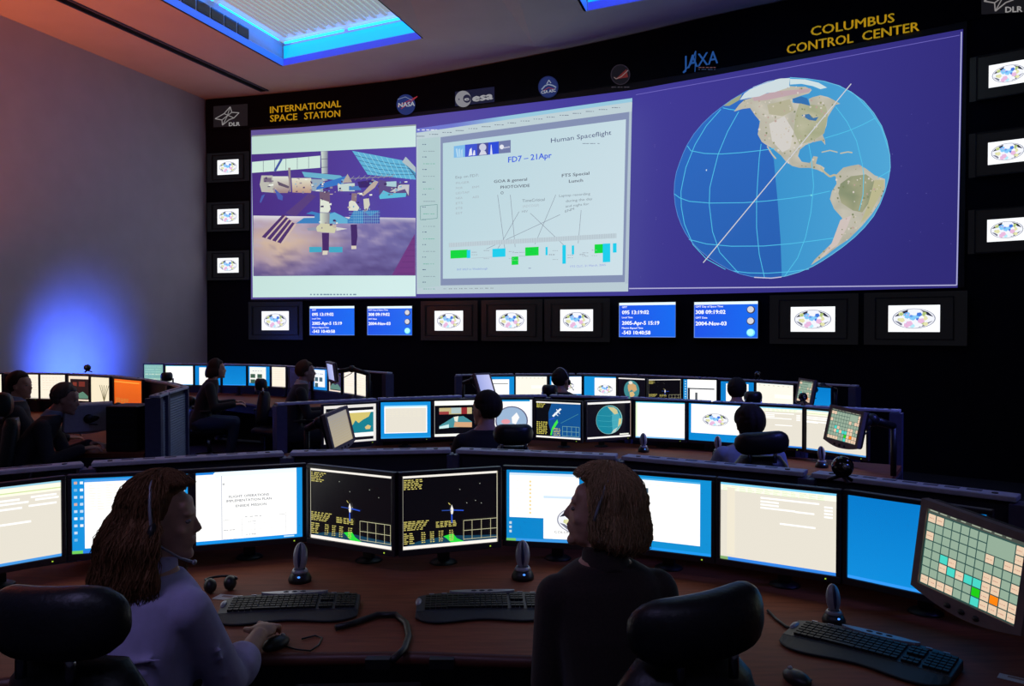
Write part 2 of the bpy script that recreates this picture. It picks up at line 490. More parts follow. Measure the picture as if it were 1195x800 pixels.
# skirting along the left wall
a = back_l; b = P0; n = Vector((LD.y, -LD.x)) * 0.015
tag(MB().prism([a, b, b + n, a + n], 0, 0.09).build('baseboard_left', NAVY), kind='structure')
# dark slot diffuser in the ceiling beside the left wall
sa, sb = xy(atz(72, -2, CEILZ)), xy(atz(309, 105.5, CEILZ))
sd = (sb - sa).normalized(); sn = Vector((-sd.y, sd.x)); sa = sb - sd * 6.5
slot = thing('linear_ceiling_vent', 'long dark slot vent in the ceiling beside the left wall', 'vent', (*((sa + sb) / 2), CEILZ - 0.012), math.atan2(sd.y, sd.x))
L = 6.5
MB().box((0, 0, 0.012), (L, 0.15, 0.02)).build('slot_plate', NAVY, slot)
for k in (-1, 1): MB().box((0, k * 0.07, -0.002), (L, 0.02, 0.02)).build('flange', STEEL, slot)
for k in (-1, 0, 1): MB().box((0, k * 0.032, 0.0), (L, 0.006, 0.018)).build('blade', BLACK, slot)
# ---- light wells with blue cove light
WELLSIDE = mat('well_side_paint', (190, 192, 200), 0.5, noise_scale=4, amount=0.03)
SLAT = mat('slats_with_glow', (196, 206, 206), 0.5, noise_scale=6, amount=0.04, emit=(146, 170, 172), emit_strength=0.5)  # glow stands in for the diffuser's light on the slats
PANEL = mat('well_diffuser', (180, 190, 195), 0.6, noise_scale=3, amount=0.05, emit=(178, 200, 206), emit_strength=0.55)
COVE = mat('cove_glow_blue', (60, 130, 220), 0.4, noise_scale=5, amount=0.02, emit=(0, 170, 255), emit_strength=1.3)  # hidden tubes' light on the far side, put in as its own glow
COVE3 = mat('lip_glow_violet', (60, 70, 190), 0.4, noise_scale=5, amount=0.02, emit=(52, 66, 200), emit_strength=0.9)  # violet light on the far lip, put in as glow
COVE2 = mat('lip_glow_blue', (60, 100, 220), 0.4, noise_scale=5, amount=0.02, emit=(50, 105, 235), emit_strength=0.8)  # blue light on the left lip, put in as glow
TUBE = mat('blue_fluorescent_tube', (60, 120, 220), 0.4, noise_scale=5, amount=0.02, emit=(10, 120, 255), emit_strength=9.0)
PANE = mat('dark_glass_pane', (8, 10, 26), 0.15, noise_scale=8, amount=0.3)
def light_well(corners, label, tubes):
    fl, fr, nr, nl = corners
    o = fl; ang = math.atan2(TD.y, TD.x)
    t = thing('ceiling_light_well', label, 'ceiling light', (o.x, o.y, CEILZ), ang, 'recessed blue ceiling lights')
    rz = Matrix.Rotation(-ang, 2)
    loc = lambda p: rz @ (p - o)
    q = [loc(p) for p in corners]; hgt = 0.36
    names = ['end_panel', 'side_panel', 'end_panel', 'side_panel']
    for k in range(4):
        a, b = q[k], q[(k + 1) % 4]; d = (b - a).normalized(); nn = Vector((-d.y, d.x)) * 0.03
        if nn.dot(sum(q, Vector((0, 0))) / 4 - a) > 0: nn = -nn
        MB().prism([a, b, b + nn, a + nn], 0.0, hgt).build(names[k], WELLSIDE, t)
    MB().prism(q, hgt, hgt + 0.03).build('diffuser_panel', PANEL, t)
    # slats run lengthwise under the diffuser, set back from the edge so that the cove glows
    Wd = (q[1] - q[0]).length; ld = (q[0] - q[3]).normalized(); xd = (q[1] - q[0]).normalized()
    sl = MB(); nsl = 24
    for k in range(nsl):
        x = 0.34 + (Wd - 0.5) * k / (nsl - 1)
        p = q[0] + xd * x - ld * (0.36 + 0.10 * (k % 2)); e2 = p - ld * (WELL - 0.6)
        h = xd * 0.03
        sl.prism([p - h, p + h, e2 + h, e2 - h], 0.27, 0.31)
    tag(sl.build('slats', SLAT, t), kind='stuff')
    a, b = q[0] - ld * 0.005 + xd * 0.03, q[1] - ld * 0.005 - xd * 0.03
    MB().prism([a, b, b - ld * 0.006, a - ld * 0.006], 0.11, 0.30).build('cove_glow', COVE, t)
    MB().prism([a, b, b - ld * 0.006, a - ld * 0.006], 0.0, 0.10).build('lip_glow', COVE3, t)
    # blue tubes above the far lip and along the left lip
    inw = -ld * 0.10
    for k in range(2):
        a = q[0] + xd * (0.12 + k * 1.25) + inw; b = a + xd * 1.15
        MB().cone((a.x, a.y, 0.31), (b.x, b.y, 0.31), 0.018, 0.018, 8).build('fluorescent_tube', TUBE, t)
    for k in range(3):
        a = q[0] + xd * 0.10 - ld * (0.25 + k * 1.6); b = a - ld * 1.45
        MB().cone((a.x, a.y, 0.31), (b.x, b.y, 0.31), 0.012, 0.012, 8).build('fluorescent_tube', TUBE, t)
    a, b = q[0] + xd * 0.002, q[3] + xd * 0.002
    MB().prism([a, b, b + xd * 0.008, a + xd * 0.008], 0.0, 0.10).build('lip_glow', COVE2, t)
    # ledge and dark panes along the left side
    a, b = q[0] + xd * 0.004 - ld * 0.9, q[3] + xd * 0.004; L = (b - a).length; d = (b - a) / L
    for k in range(14):
        p = a + d * (0.30 * k + 0.02); e2 = p + d * 0.26
        if 0.30 * k > L - 0.3: break
        MB().prism([p, e2, e2 + xd * 0.012, p + xd * 0.012], 0.11, 0.26).build('pane', PANE, t)
    return t
light_well(w1, 'blue-lit recessed ceiling light with ribbed panel above the space station picture', 0)
light_well(w2, 'blue-lit recessed ceiling light at the top edge, above the round space emblems', 0)
# round cans added around the unseen fill lamps
for (x, y, lab) in ((-2.6, 0.0, 'round can added for the fill light above the left foreground desk'), (5.0, 3.2, 'round can added for the blue light above the right desk end'), (0.5, -1.6, 'round can added for the fill light behind the camera')):
    t = thing('added_light_can', lab, 'ceiling light', (x, y, CEILZ - 0.02))
    MB().lathe([(0.44, 0.02), (0.46, -0.02), (0.42, -0.03), (0.41, 0.02)], 28).build('trim_ring', STEEL, t, True)
    MB().cone((0, 0, 0.0), (0, 0, 0.015), 0.41, 0.41, 28).build('reflector', SILVER, t)
# orange and blue floodlights on the floor by the left wall
for nm, lab, p, tg, m in (('floodlight', 'orange wall floodlight on a stand beyond the left frame edge', (-7.2, 8.2, 1.47), (-6.2, 9.8, 5.86), None),
                       ('floodlight', 'blue floodlight behind the left console aimed at the wall', (-5.32, 11.5, 0.84), (-6.5, 12.2, 1.55), None)):
    t = thing(nm, lab, 'floodlight', (p[0], p[1], 0))
    MB().lathe([(0.001, 0.03), (0.13, 0.03), (0.14, 0.0), (0.001, 0.0)], 20).build('foot', BLACK, t)
    MB().cone((0, 0, 0.02), (0, 0, p[2] - 0.1), 0.014, 0.014, 10).build('stand', BLACK, t)
    MB().lathe([(0.001, -0.1), (0.05, -0.1), (0.085, -0.02), (0.085, 0.02), (0.075, 0.02), (0.07, -0.02), (0.001, -0.06)], 20, (0, 0, p[2])).build('housing', BLACK, t, True)

# ================================================================== VIDEO WALL
sx = lambda px, py: wpx(px, py)
def wall_canvas(off=0.03, eps=0.0015):
    """canvas in photograph pixels laid on the curved wall"""
    def mp(px, py, d):
        s, z = wpx(px, py, off + d); p = W(s, off + d); return Vector((p.x, p.y, z))
    c = Canvas(mp, eps); c.step = 12.0
    return c
# header band above the screen
mb = MB(); vs = []; N = 44
def scr_top(s):    # top edge of the projection screen
    return 5.19
for k in range(N + 1):
    s = 0.05 + k * (SLEN - 0.1) / N; p, q = W(s, 0.002), W(s, 0.05); zt = wall_top(s) - 0.02
    vs += [(p.x, p.y, 5.30), (p.x, p.y, zt), (q.x, q.y, zt), (q.x, q.y, 5.30)]
fs = [(k * 4 + j, k * 4 + (j + 1) % 4, (k + 1) * 4 + (j + 1) % 4, (k + 1) * 4 + j) for k in range(N) for j in range(4)] + [(0, 1, 2, 3), (N * 4, N * 4 + 1, N * 4 + 2, N * 4 + 3)]
mb.add(vs, fs); tag(mb.build('trim_1', HEADER), kind='structure')

# ---- projection screen
screen = thing('projection_screen', 'huge curved projection screen showing space station, schedule slide and globe', 'screen')
# frame body behind the picture
s0, zt0 = wpx(293, 152); s1, _ = wpx(1125, 34); zb0 = wpx(294, 348)[1]
mb = MB(); vs = []; N = 44
for k in range(N + 1):
    s = s0 - 0.03 + k * (s1 - s0 + 0.06) / N; p, q = W(s, 0.002), W(s, 0.022)
    vs += [(p.x, p.y, zb0 - 0.05), (p.x, p.y, zt0 + 0.05), (q.x, q.y, zt0 + 0.05), (q.x, q.y, zb0 - 0.05)]
fs = [(k * 4 + j, k * 4 + (j + 1) % 4, (k + 1) * 4 + (j + 1) % 4, (k + 1) * 4 + j) for k in range(N) for j in range(4)] + [(0, 1, 2, 3), (N * 4, N * 4 + 1, N * 4 + 2, N * 4 + 3)]
mb.add(vs, fs); mb.build('screen_frame', BLACK, screen)
def topy(x):   # top edge of the picture in photograph pixels
    s, z = None, None
    pts = [(293, 152), (350, 148.5), (440, 141), (520, 131.5), (600, 122.2), (680, 112.5), (740, 104.8), (830, 88.6), (919, 72), (1020, 53.2), (1125, 33.8)]
    for (a, ya), (b, yb) in zip(pts[:-1], pts[1:]):
        if x <= b: return ya + (yb - ya) * (x - a) / (b - a)
    return pts[-1][1]
def boty(x):
    pts = [(293, 349), (487, 347.4), (733, 344.8), (900, 341), (1120, 335.5)]
    for (a, ya), (b, yb) in zip(pts[:-1], pts[1:]):
        if x <= b: return ya + (yb - ya) * (x - a) / (b - a)
    return pts[-1][1]
c = wall_canvas()
c.step = None
def bgcol(x, y):
    t = (x - 293) / 830.0; v = (y - topy(x)) / 250.0
    return mixc(mixc((98, 84, 150), (70, 62, 160), min(1, t * 2.2)), (47, 42, 118), max(0, t * 1.3 - 0.45) + v * 0.18)
xs = [293 + k * (1124 - 293) / 60 for k in range(61)]
for a, b in zip(xs[:-1], xs[1:]):
    xb = lambda x, t: x - 6.5 * t * max(0, (x - 900) / 224.0)
    for k in range(6):
        u0, u1 = k / 6, (k + 1) / 6
        P = lambda x, u: (xb(x, u), topy(x) + (boty(x) - topy(x)) * u)
        c._emit([P(a, u0), P(b, u0), P(b, u1), P(a, u1)], bgcol)
c.step = 12.0
# faint light outline of the desktop at right
c.line([(1122, 37), (1119.5, 180), (1116.5, 332.5)], 1.5, (168, 168, 215))
c.line([(734, 336.5), (900, 335), (1116.5, 332.5)], 1.3, (176, 174, 215))
c.line([(742, 110.5), (900, 82.5), (1120, 41)], 0.7, (112, 104, 190))
# -- window 1: space station picture
Z1 = lambda u, v: (290 + u / 5.97, 145 + v / 5.97)
Z2 = lambda u, v: (290 + u / 5.975, 225 + v / 5.975)
WHITE1 = (196, 226, 216)
c.poly([(293.6, 159.6), (485.4, 146.6), (485.2, 345.4), (295, 346.8)], lambda x, y: mixc((188, 218, 208), (212, 238, 236), (x - 293) / 190 * 0.6 + (y - 150) / 400))
c.line([(294, 158.8), (485.6, 145.8)], 1.6, (140, 150, 150))
pic = [Z1(22, 209), Z1(1168, 156), Z2(1165, 573), Z2(35, 579)]
def sky(x, y): return mixc((72, 46, 128), (84, 72, 168), (x - 293) / 190)
c.poly(pic, sky)
# earth below the limb, coloured by cloud noise on a grid
NX, NY = 46, 22
def limb(x): return 251.4 + 2.8 * (x - 295) / 190.0
c.layer += 1
def earthc(x, y):
    u = (x - 295) / 190.0; v = (y - 252) / 69.0
    n = noise.noise(Vector((x * 0.055, y * 0.16, 1.3))) + 0.5 * noise.noise(Vector((x * 0.14, y * 0.34, 4.1)))
    base = mixc((150, 130, 175), (96, 96, 160), u)
    warm = mixc(base, (238, 206, 158), 1.25 - abs(u - 0.16) * 2.4 - abs(v - 0.42) * 1.5)
    cl = mixc(warm, (206, 192, 205), (0.45 - v) * 1.1 + n * 0.75)
    dk = mixc(cl, (66, 54, 112), (v - 0.62) * 1.6 + u * 0.35 - 0.1 - n * 0.6)
    return mixc(mixc(dk, (132, 118, 165), 0.3), (225, 222, 225), 1 - v * 9)
for i in range(NX):
    for j in range(NY):
        x0, x1 = 295.6 + 189.4 * i / NX, 295.6 + 189.4 * (i + 1) / NX
        g = lambda x, t: (x, limb(x) + (321.4 - limb(x)) * t)
        c._emit([g(x0, j / NY), g(x1, j / NY), g(x1, (j + 1) / NY), g(x0, (j + 1) / NY)], earthc)
# station: trusses, modules, solar wings
def q1(pts, colr): c.poly([Z1(*p) for p in pts], colr)
def q2(pts, colr): c.poly([Z2(*p) for p in pts], colr)
def l1(pts, wd, colr): c.line([Z1(*p) for p in pts], wd, colr)
def l2(pts, wd, colr): c.line([Z2(*p) for p in pts], wd, colr)
q1([(24, 262), (500, 218), (500, 302), (24, 338)], (206, 232, 220))
for k in range(1, 6): l1([(24 + 79 * k, 257 - 7.3 * k), (24 + 79 * k, 335 - 6 * k)], 0.5, (92, 96, 124))
q1([(505, 188), (552, 186), (552, 392), (512, 396)], lambda x, y: mixc((214, 230, 214), (120, 122, 150), (x - 374) / 9))
for v in (242, 300, 345): l1([(508, v), (552, v - 2)], 0.6, (80, 80, 110))
q1([(722, 184), (1070, 250), (1165, 330), (1165, 385), (830, 350)], (96, 178, 214))
for k in range(1, 5): l1([(722 + 22 * k, 184 + 33 * k), (860 + 15 * k, 216 + 32 * k), (960 + 16 * k, 242 + 27 * k), (1080 + 18 * k, 262 + 22 * k), (1165, 340 + 9 * k)], 0.5, (40, 66, 112))
for k in range(9): l1([(762 + 40 * k, 192 + 8 * k), (868 + 33 * k, 352 + 4 * k)], 0.4, (160, 222, 236))
q1([(1095, 225), (1165, 300), (1165, 335), (1070, 262)], (176, 190, 196))
q1([(372, 330), (640, 356), (690, 395), (390, 366)], (104, 176, 204))
q1([(90, 356), (168, 356), (176, 476), (92, 470), (78, 420)], (186, 186, 176))
q1([(105, 372), (160, 372), (160, 402), (105, 402)], (120, 108, 128))
q1([(168, 362), (276, 362), (290, 440), (272, 478), (176, 478)], lambda x, y: mixc((222, 228, 214), (150, 120, 120), (y - 205) / 22))
q1([(200, 396), (285, 432), (278, 446), (210, 424)], (96, 84, 104))
q1([(300, 374), (436, 374), (446, 425), (434, 478), (306, 474)], lambda x, y: mixc((226, 228, 208), (180, 140, 120), (y - 207) / 20))
q1([(436, 380), (520, 384), (520, 470), (440, 462)], (150, 170, 186))
q1([(276, 302), (292, 302), (296, 470), (284, 470)], (150, 138, 140))
q1([(222, 240), (238, 244), (190, 330), (176, 322)], (66, 84, 158))
q1([(178, 444), (240, 500), (236, 530), (206, 520)], (72, 96, 176))
q1([(92, 496), (116, 486), (86, 548), (78, 540)], (72, 96, 176))
q1([(474, 440), (500, 415), (682, 358), (650, 416), (560, 436), (472, 455)], (54, 116, 196))
q1([(620, 420), (700, 410), (740, 410), (740, 466), (625, 466)], (196, 214, 208))
q1([(690, 345), (722, 402), (650, 410)], (178, 168, 160))
q1([(700, 430), (770, 430), (786, 458), (700, 460)], (72, 126, 190))
q1([(760, 400), (880, 384), (840, 440), (770, 440)], (58, 40, 108))
q1([(840, 430), (880, 390), (905, 400), (880, 440), (800, 500), (785, 490)], (186, 170, 160))
q1([(905, 385), (1120, 420), (1125, 500), (910, 490)], (92, 78, 132))
q1([(960, 400), (1030, 396), (1030, 436), (960, 430)], (170, 206, 214))
q1([(985, 470), (1060, 420), (1120, 420), (1115, 496), (1090, 450), (1030, 468)], (196, 196, 200))
q1([(910, 500), (940, 460), (985, 480), (1100, 478), (1095, 505), (915, 520)], (92, 188, 216))
for k in range(8): l1([(700 + 40 * k, 392 - 3 * k), (735 + 40 * k, 360 - 2 * k)], 0.5, (150, 150, 160))
l1([(700, 378), (1010, 362)], 0.8, (140, 140, 154))
q1([(330, 690), (385, 652), (460, 650), (460, 630), (400, 622), (440, 606), (500, 620), (600, 612), (700, 660), (735, 600), (915, 600), (915, 690)], (60, 128, 190))
q1([(560, 628), (600, 612), (690, 660), (690, 690), (560, 690)], (98, 176, 212))
q1([(800, 606), (850, 640), (915, 600), (915, 690), (800, 690)], (74, 90, 168))
for k in range(12): l1([(735 + 15 * k, 602), (735 + 15 * k, 690)], 0.25, (150, 206, 226))
for k in range(4): l1([(700, 616 + 20 * k), (915, 614 + 20 * k)], 0.25, (150, 206, 226))
q1([(495, 470), (565, 470), (572, 612), (498, 612)], (112, 90, 116))
q1([(500, 520), (560, 540), (572, 590), (556, 614), (498, 612)], (222, 228, 214))
q1([(498, 616), (566, 616), (564, 700), (498, 700)], lambda x, y: mixc((216, 226, 206), (140, 140, 150), (x - 373) / 11))
q1([(700, 540), (730, 520), (772, 580), (760, 602), (698, 600)], (220, 222, 206))
q1([(720, 480), (756, 480), (752, 540), (716, 530)], (140, 116, 126))
q1([(800, 520), (838, 514), (846, 560), (826, 602), (806, 590)], (206, 206, 190))
q2([(478, 232), (505, 212), (590, 218), (614, 240), (600, 280), (480, 270), (470, 250)], (206, 204, 172))
q2([(408, 246), (470, 236), (476, 262), (416, 262)], (146, 150, 172))
q2([(612, 238), (690, 250), (612, 264)], (214, 212, 206))
q2([(512, 278), (562, 278), (560, 402), (516, 402)], (72, 44, 104))
q2([(518, 402), (554, 402), (550, 430), (516, 432)], (216, 208, 190))
q2([(424, 376), (510, 376), (510, 412), (424, 414)], (66, 168, 196))
q2([(562, 376), (655, 376), (655, 414), (562, 414)], (66, 168, 196))
q2([(712, 220), (756, 220), (760, 300), (752, 368), (718, 368), (716, 300)], (66, 42, 104))
q2([(716, 368), (752, 368), (752, 390), (718, 392)], (216, 206, 190))
q2([(1160, 285), (1164, 572), (1000, 572)], (112, 58, 128))
for k in range(7): l2([(1035 + 18 * k, 560 - 40 * k), (1160, 560 - 40 * k)], 0.4, (84, 44, 110))
for k in range(4):
    q2([(250 + 18 * k * 1.2 - 10, 150 + 18 * k), (272 + 22 * k - 10, 160 + 18 * k), (118 + 36 * k, 316 + 12 * k), (92 + 36 * k, 306 + 12 * k)], (80, 52, 110))
    q2([(262 + 22 * k - 6, 158 + 18 * k), (274 + 22 * k - 6, 164 + 18 * k), (132 + 36 * k, 318 + 12 * k), (118 + 36 * k, 314 + 12 * k)], (206, 184, 172))
q1([(255, 620), (420, 480), (470, 500), (330, 640)], (88, 64, 126))
for k in range(110):   # small fittings along modules and truss
    u, v, w_, h_ = random.choice([(90, 360, 90, 110), (300, 374, 140, 100), (500, 400, 70, 200), (620, 380, 330, 90), (690, 470, 160, 130), (440, 380, 200, 90), (480, 660, 130, 60), (900, 390, 220, 100)])
    u += random.uniform(0, w_); v += random.uniform(0, h_); a_, b_ = random.uniform(5, 22), random.uniform(4, 14)
    q1([(u, v), (u + a_, v - 2), (u + a_, v + b_), (u, v + b_)], random.choice([(232, 236, 226), (150, 140, 150), (84, 66, 110), (120, 170, 205), (196, 180, 168), (60, 44, 96)]))
c.scribble(*Z2(430, 703), 54, 1.6, (120, 150, 170), 14)
# -- window 2: presentation slide
S1 = lambda u, v: (485 + u / 4.596, 110 + v / 4.596)
S2 = lambda u, v: (485 + u / 4.596, 225 + v / 4.596)
def a1(pts, colr): c.poly([S1(*p) for p in pts], colr)
def a2(pts, colr): c.poly([S2(*p) for p in pts], colr)
c.poly([S1(4, 200), S1(1160, 22), S2(1140, 528), S2(6, 542)], (186, 204, 212))
c.poly([S1(4, 184), S1(1162, 20), S1(1162, 40), S1(4, 206)], lambda x, y: mixc((110, 120, 205), (150, 200, 222), (x - 530) / 60))
c.scribble(*S1(10, 188), 46, 1.2, (225, 228, 240), 9)
c.poly([S1(6, 206), S1(1162, 42), S1(1160, 92), S1(6, 240)], (190, 208, 214))
for k in range(16): c.scribble(486 + 15.2 * k, 158.5 - 2.1 * k * 1.06, 11, 0.8, (110, 122, 140), 4)
c.poly([S1(134, 230), S1(1146, 94), S2(1122, 478), S2(134, 496)], (132, 144, 178))
c.poly([S1(1146, 94), S1(1160, 92), S2(1140, 485), S2(1124, 486)], (176, 192, 206))
SLIDE = lambda x, y: mixc((182, 212, 220), (206, 224, 232), (x - 515) / 210 * 0.7 + (y - 150) / 500)
c.poly([S1(146, 262), S1(1128, 134), S2(1110, 440), S2(146, 460)], SLIDE)
# thumbnails down the left strip
c.poly([S1(12, 240), S1(130, 228), S2(130, 500), S2(12, 512)], (178, 204, 206))
for k in range(12):
    y0 = 168 + 14.6 * k
    c.scribble(493, y0, 5, 0.9, (80, 100, 130), 2); c.scribble(494, y0 + 8, 14, 0.8, (110, 180, 160) if k % 2 else (140, 160, 170), 5)
c.line([S2(26, 70), S2(116, 62), S2(116, 136), S2(26, 144), S2(26, 70)], 0.5, (90, 140, 140))
# picture strip and headings
a1([(205, 278), (265, 270), (265, 336), (205, 340)], (126, 186, 232)); a1([(265, 270), (330, 264), (330, 330), (265, 336)], (60, 84, 206))
a1([(330, 264), (390, 258), (390, 324), (330, 330)], (70, 74, 150)); a1([(390, 258), (446, 252), (446, 318), (390, 324)], (44, 76, 214)); a1([(446, 252), (510, 244), (510, 312), (446, 318)], (112, 122, 166))
for k in range(3): a1([(215 + 14 * k, 292 + 4 * k), (224 + 14 * k, 290), (232 + 10 * k, 335), (222 + 12 * k, 336)], (176, 214, 238))
a1([(284, 330), (290, 296), (300, 286), (304, 326)], (226, 230, 246)); a1([(306, 328), (312, 300), (318, 300), (320, 326)], (226, 230, 246))
c.oval(*S1(360, 284), 4.2, 4.4, (200, 204, 224), n=12); a1([(340, 326), (352, 300), (374, 304), (382, 322)], (210, 212, 228))
a1([(400, 322), (404, 270), (407, 270), (412, 322)], (220, 226, 246))
c.oval(*S1(462, 282), 2.6, 2.8, (228, 230, 240), n=10); c.text('esa', *S1(474, 290), 2.0, (228, 230, 240), end=S1(505, 284), bold=0.02)
c.text('Human Spaceflight', *S1(726, 260), 5.4, (72, 78, 120), end=S1(1050, 216))
c.scribble(*S1(895, 262), 22, 0.7, (120, 130, 150), 5)
c.text('FD7 \u2013 21Apr', *S1(496, 366), 6.6, (66, 100, 220), end=S1(730, 340), bold=0.02)
DT = (104, 112, 124)
c.text('Exp on FD7:', *S1(214, 452), 3.2, (138, 150, 160), end=S1(338, 440))
for k, s_ in enumerate(('PILGER', 'MOR', 'LIDTAP', 'NEA', 'ETS', 'ETE', 'EST')): c.text(s_, *S1(216, 482 + 27 * k), 2.5, (166, 178, 186), end=S1(216 + 12 * len(s_), 482 + 27 * k - len(s_)))
for k, s_ in enumerate(('ENM', 'AES')): c.text(s_, *S1(304, 504 + 54 * k), 2.5, (166, 178, 186), end=S1(340, 500 + 54 * k))
c.text('GOA & general', *S1(420, 475), 3.4, DT, end=S1(598, 462), bold=0.02)
c.text('PHOTO/VIDE', *S1(455, 506), 3.4, DT, end=S1(612, 496), bold=0.02); c.text('O', *S1(456, 536), 3.4, DT, end=S1(472, 535), bold=0.02)
c.text('FTS Special', *S1(784, 444), 3.6, DT, end=S1(932, 430), bold=0.02); c.text('Lunch', *S1(822, 474), 3.6, DT, end=S1(898, 468), bold=0.02)
c.text('TimeCritical', *S2(572, 50), 3.4, (120, 130, 140), end=S2(692, 42)); c.text('(ADCO/LF)', *S2(574, 78), 2.8, (176, 186, 194), end=S2(662, 72)); c.text('HIV', *S2(570, 106), 2.8, (150, 160, 170), end=S2(602, 104))
for k, (s_, u, e_) in enumerate((('Laptop recording', 770, 936), ('during the day', 806, 948), ('and night for', 804, 930), ('ENM', 802, 850))):
    c.text(s_, *S2(u, 22 + 28 * k), 2.9, (130, 140, 150), end=S2(e_, 10 + 27 * k))
LN = (132, 140, 156)
for p, q in (((440, 10), (478, 298)), ((508, 10), (534, 290)), ((555, 100), (470, 250)), ((470, 250), (440, 300)), ((615, 108), (800, 285)), ((752, 10), (640, 275)), ((775, 116), (380, 300)), ((888, 92), (872, 270))):
    c.line([S2(*p), S2(*q)], 0.5, LN)
c.poly([S2(180, 268), S2(1078, 216), S2(1078, 242), S2(180, 292)], (190, 206, 214))
for k in range(70): c.line([S2(180 + 12.8 * k, 268 - 0.74 * k), S2(180 + 12.8 * k, 290 - 0.72 * k)], 0.3, (164, 178, 190))
for (u0, v0, u1, v1, kc) in ((187, 308, 280, 352, 0), (275, 306, 294, 350, 1), (412, 300, 482, 345, 1), (515, 342, 551, 386, 0), (588, 292, 660, 338, 0), (697, 290, 708, 334, 1), (787, 280, 806, 380, 1), (838, 282, 850, 330, 1), (960, 276, 1006, 324, 0), (1004, 272, 1044, 372, 1), (1058, 270, 1078, 320, 1)):
    a2([(u0, v0), (u1, v0 - (u1 - u0) * 0.05), (u1, v1 - (u1 - u0) * 0.05), (u0, v1)], ((16, 216, 64), (30, 206, 236))[kc])
c.line([S2(300, 350), S2(410, 344)], 0.4, (170, 180, 190))
for u in (300, 365, 500, 520, 556, 715, 735, 815, 880, 895, 945):
    c.scribble(*S2(u, 302 + random.uniform(0, 30)), 7, 0.6, (150, 160, 172), 3); c.scribble(*S2(u, 320 + random.uniform(0, 40)), 7, 0.6, (160, 170, 180), 3)
c.text('INT WLP to Weekthough', *S2(222, 416), 2.3, (130, 150, 215), end=S2(386, 410)); c.text('FTS CLC, 21 March, 2005', *S2(830, 400), 2.3, (140, 150, 220), end=S2(1020, 390))
c.scribble(*S2(606, 400), 3, 1.4, (150, 165, 190), 2)
for k in range(10): c.scribble(*S2(150 + 28 * k, 512 - 0.4 * k), 4, 0.9, (130, 140, 150), 2)
# -- globe
G1 = lambda u, v: (780 + u / 4.509, 80 + v / 4.509)
G2 = lambda u, v: (780 + u / 4.509, 190 + v / 4.509)
g1 = lambda pts: [G1(*p) for p in pts]
g2 = lambda pts: [G2(*p) for p in pts]
right = [(922, 90.4), (942, 91.8), (961.9, 94.8), (978, 99.6), (993, 107), (1008, 118), (1019.5, 131.5), (1029, 147), (1035, 164), (1038.4, 181), (1039, 195), (1037, 208), (1032.8, 223), (1027, 238), (1019.5, 252), (1009, 265), (997, 276.8), (984, 287.5), (970.7, 297), (959, 304.6), (948.5, 310.6), (933, 317.2), (917.5, 321.8), (912, 322.6)]
left = [(905, 323.6), (891, 324.4), (877, 322.6), (864, 319.4), (850, 314), (837.7, 307), (826, 299.6), (815.5, 291), (807, 282), (800, 272), (795, 262), (791, 251.6), (788, 239), (786.7, 225.5), (787.2, 213), (789.3, 201), (793, 190), (797.2, 179), (802, 168.7), (810, 156), (820, 144), (831, 133.5), (842, 124.8), (853, 116.8), (864, 110.2), (875, 104), (886.5, 98.9), (904, 93.3)]
c.poly(right + left, lambda x, y: mixc((46, 108, 196), (40, 96, 178), (y - 90) / 240 + (x - 790) / 900))
term = g1([(555, 480), (520, 400), (480, 300), (470, 200)]) + [(886.5, 98.9), (904, 93.3)]
tl = g2([(597, 600), (590, 400), (575, 200), (558, 20)])
c.poly(right + [(912.4, 322.4)] + tl + term, lambda x, y: mixc((58, 146, 204), (80, 166, 214), (x - 900) / 140))
LANDC = lambda x, y: mixc((170, 168, 150), (206, 200, 186), noise.noise(Vector((x * .07, y * .07, 2))) + 0.5)
na = g1([(345, 226), (372, 190), (400, 165), (450, 150), (510, 135), (560, 120), (600, 110), (640, 92), (680, 95), (720, 95), (755, 112), (740, 130), (690, 145), (650, 160), (655, 180), (690, 178), (716, 186), (748, 198), (738, 160), (760, 150), (800, 140), (840, 150), (872, 166), (904, 185), (880, 190), (862, 216), (838, 256), (832, 300), (812, 350), (824, 378), (826, 402), (806, 378), (762, 386), (722, 402), (692, 426), (682, 460), (702, 490), (744, 496), (764, 460), (786, 464), (776, 500), (800, 508), (822, 522), (812, 546), (784, 532), (742, 522), (690, 522), (652, 512), (620, 490), (592, 456), (548, 420), (520, 404), (492, 386), (470, 346), (482, 276), (456, 246), (430, 207), (390, 212)])
c.poly(na, LANDC)
sa_ = g2([(880, 65), (920, 25), (960, 15), (1000, 8), (1040, 30), (1085, 65), (1140, 85), (1140, 130), (1110, 210), (1070, 270), (1020, 330), (950, 400), (890, 440), (830, 485), (750, 538), (770, 508), (820, 460), (862, 420), (890, 360), (915, 290), (872, 242), (850, 190), (860, 150), (885, 110)])
c.poly(sa_, LANDC)
c.poly(g2([(905, 110), (960, 70), (1040, 60), (1090, 100), (1070, 190), (1020, 260), (970, 250), (910, 210), (895, 160)]), lambda x, y: mixc((132, 142, 112), (164, 164, 132), noise.noise(Vector((x * .09, y * .09, 5))) + .5))
c.poly(g2([(1085, 90), (1136, 90), (1130, 140), (1060, 270), (1010, 320), (1050, 220)]), (186, 182, 142))
c.poly(g2([(905, 300), (965, 275), (940, 340), (890, 430), (800, 500), (860, 420)]), (206, 192, 186))
c.poly(g1([(690, 180), (830, 200), (840, 250), (820, 340), (760, 380), (690, 400), (660, 330), (670, 240)]), lambda x, y: mixc((162, 166, 132), (186, 184, 156), noise.noise(Vector((x * .1, y * .1, 9))) + .5))
c.poly(g1([(530, 290), (610, 250), (660, 330), (640, 420), (600, 440), (545, 380)]), (210, 206, 200))
c.poly(g1([(520, 190), (640, 160), (660, 220), (600, 250), (530, 240)]), (180, 176, 148))
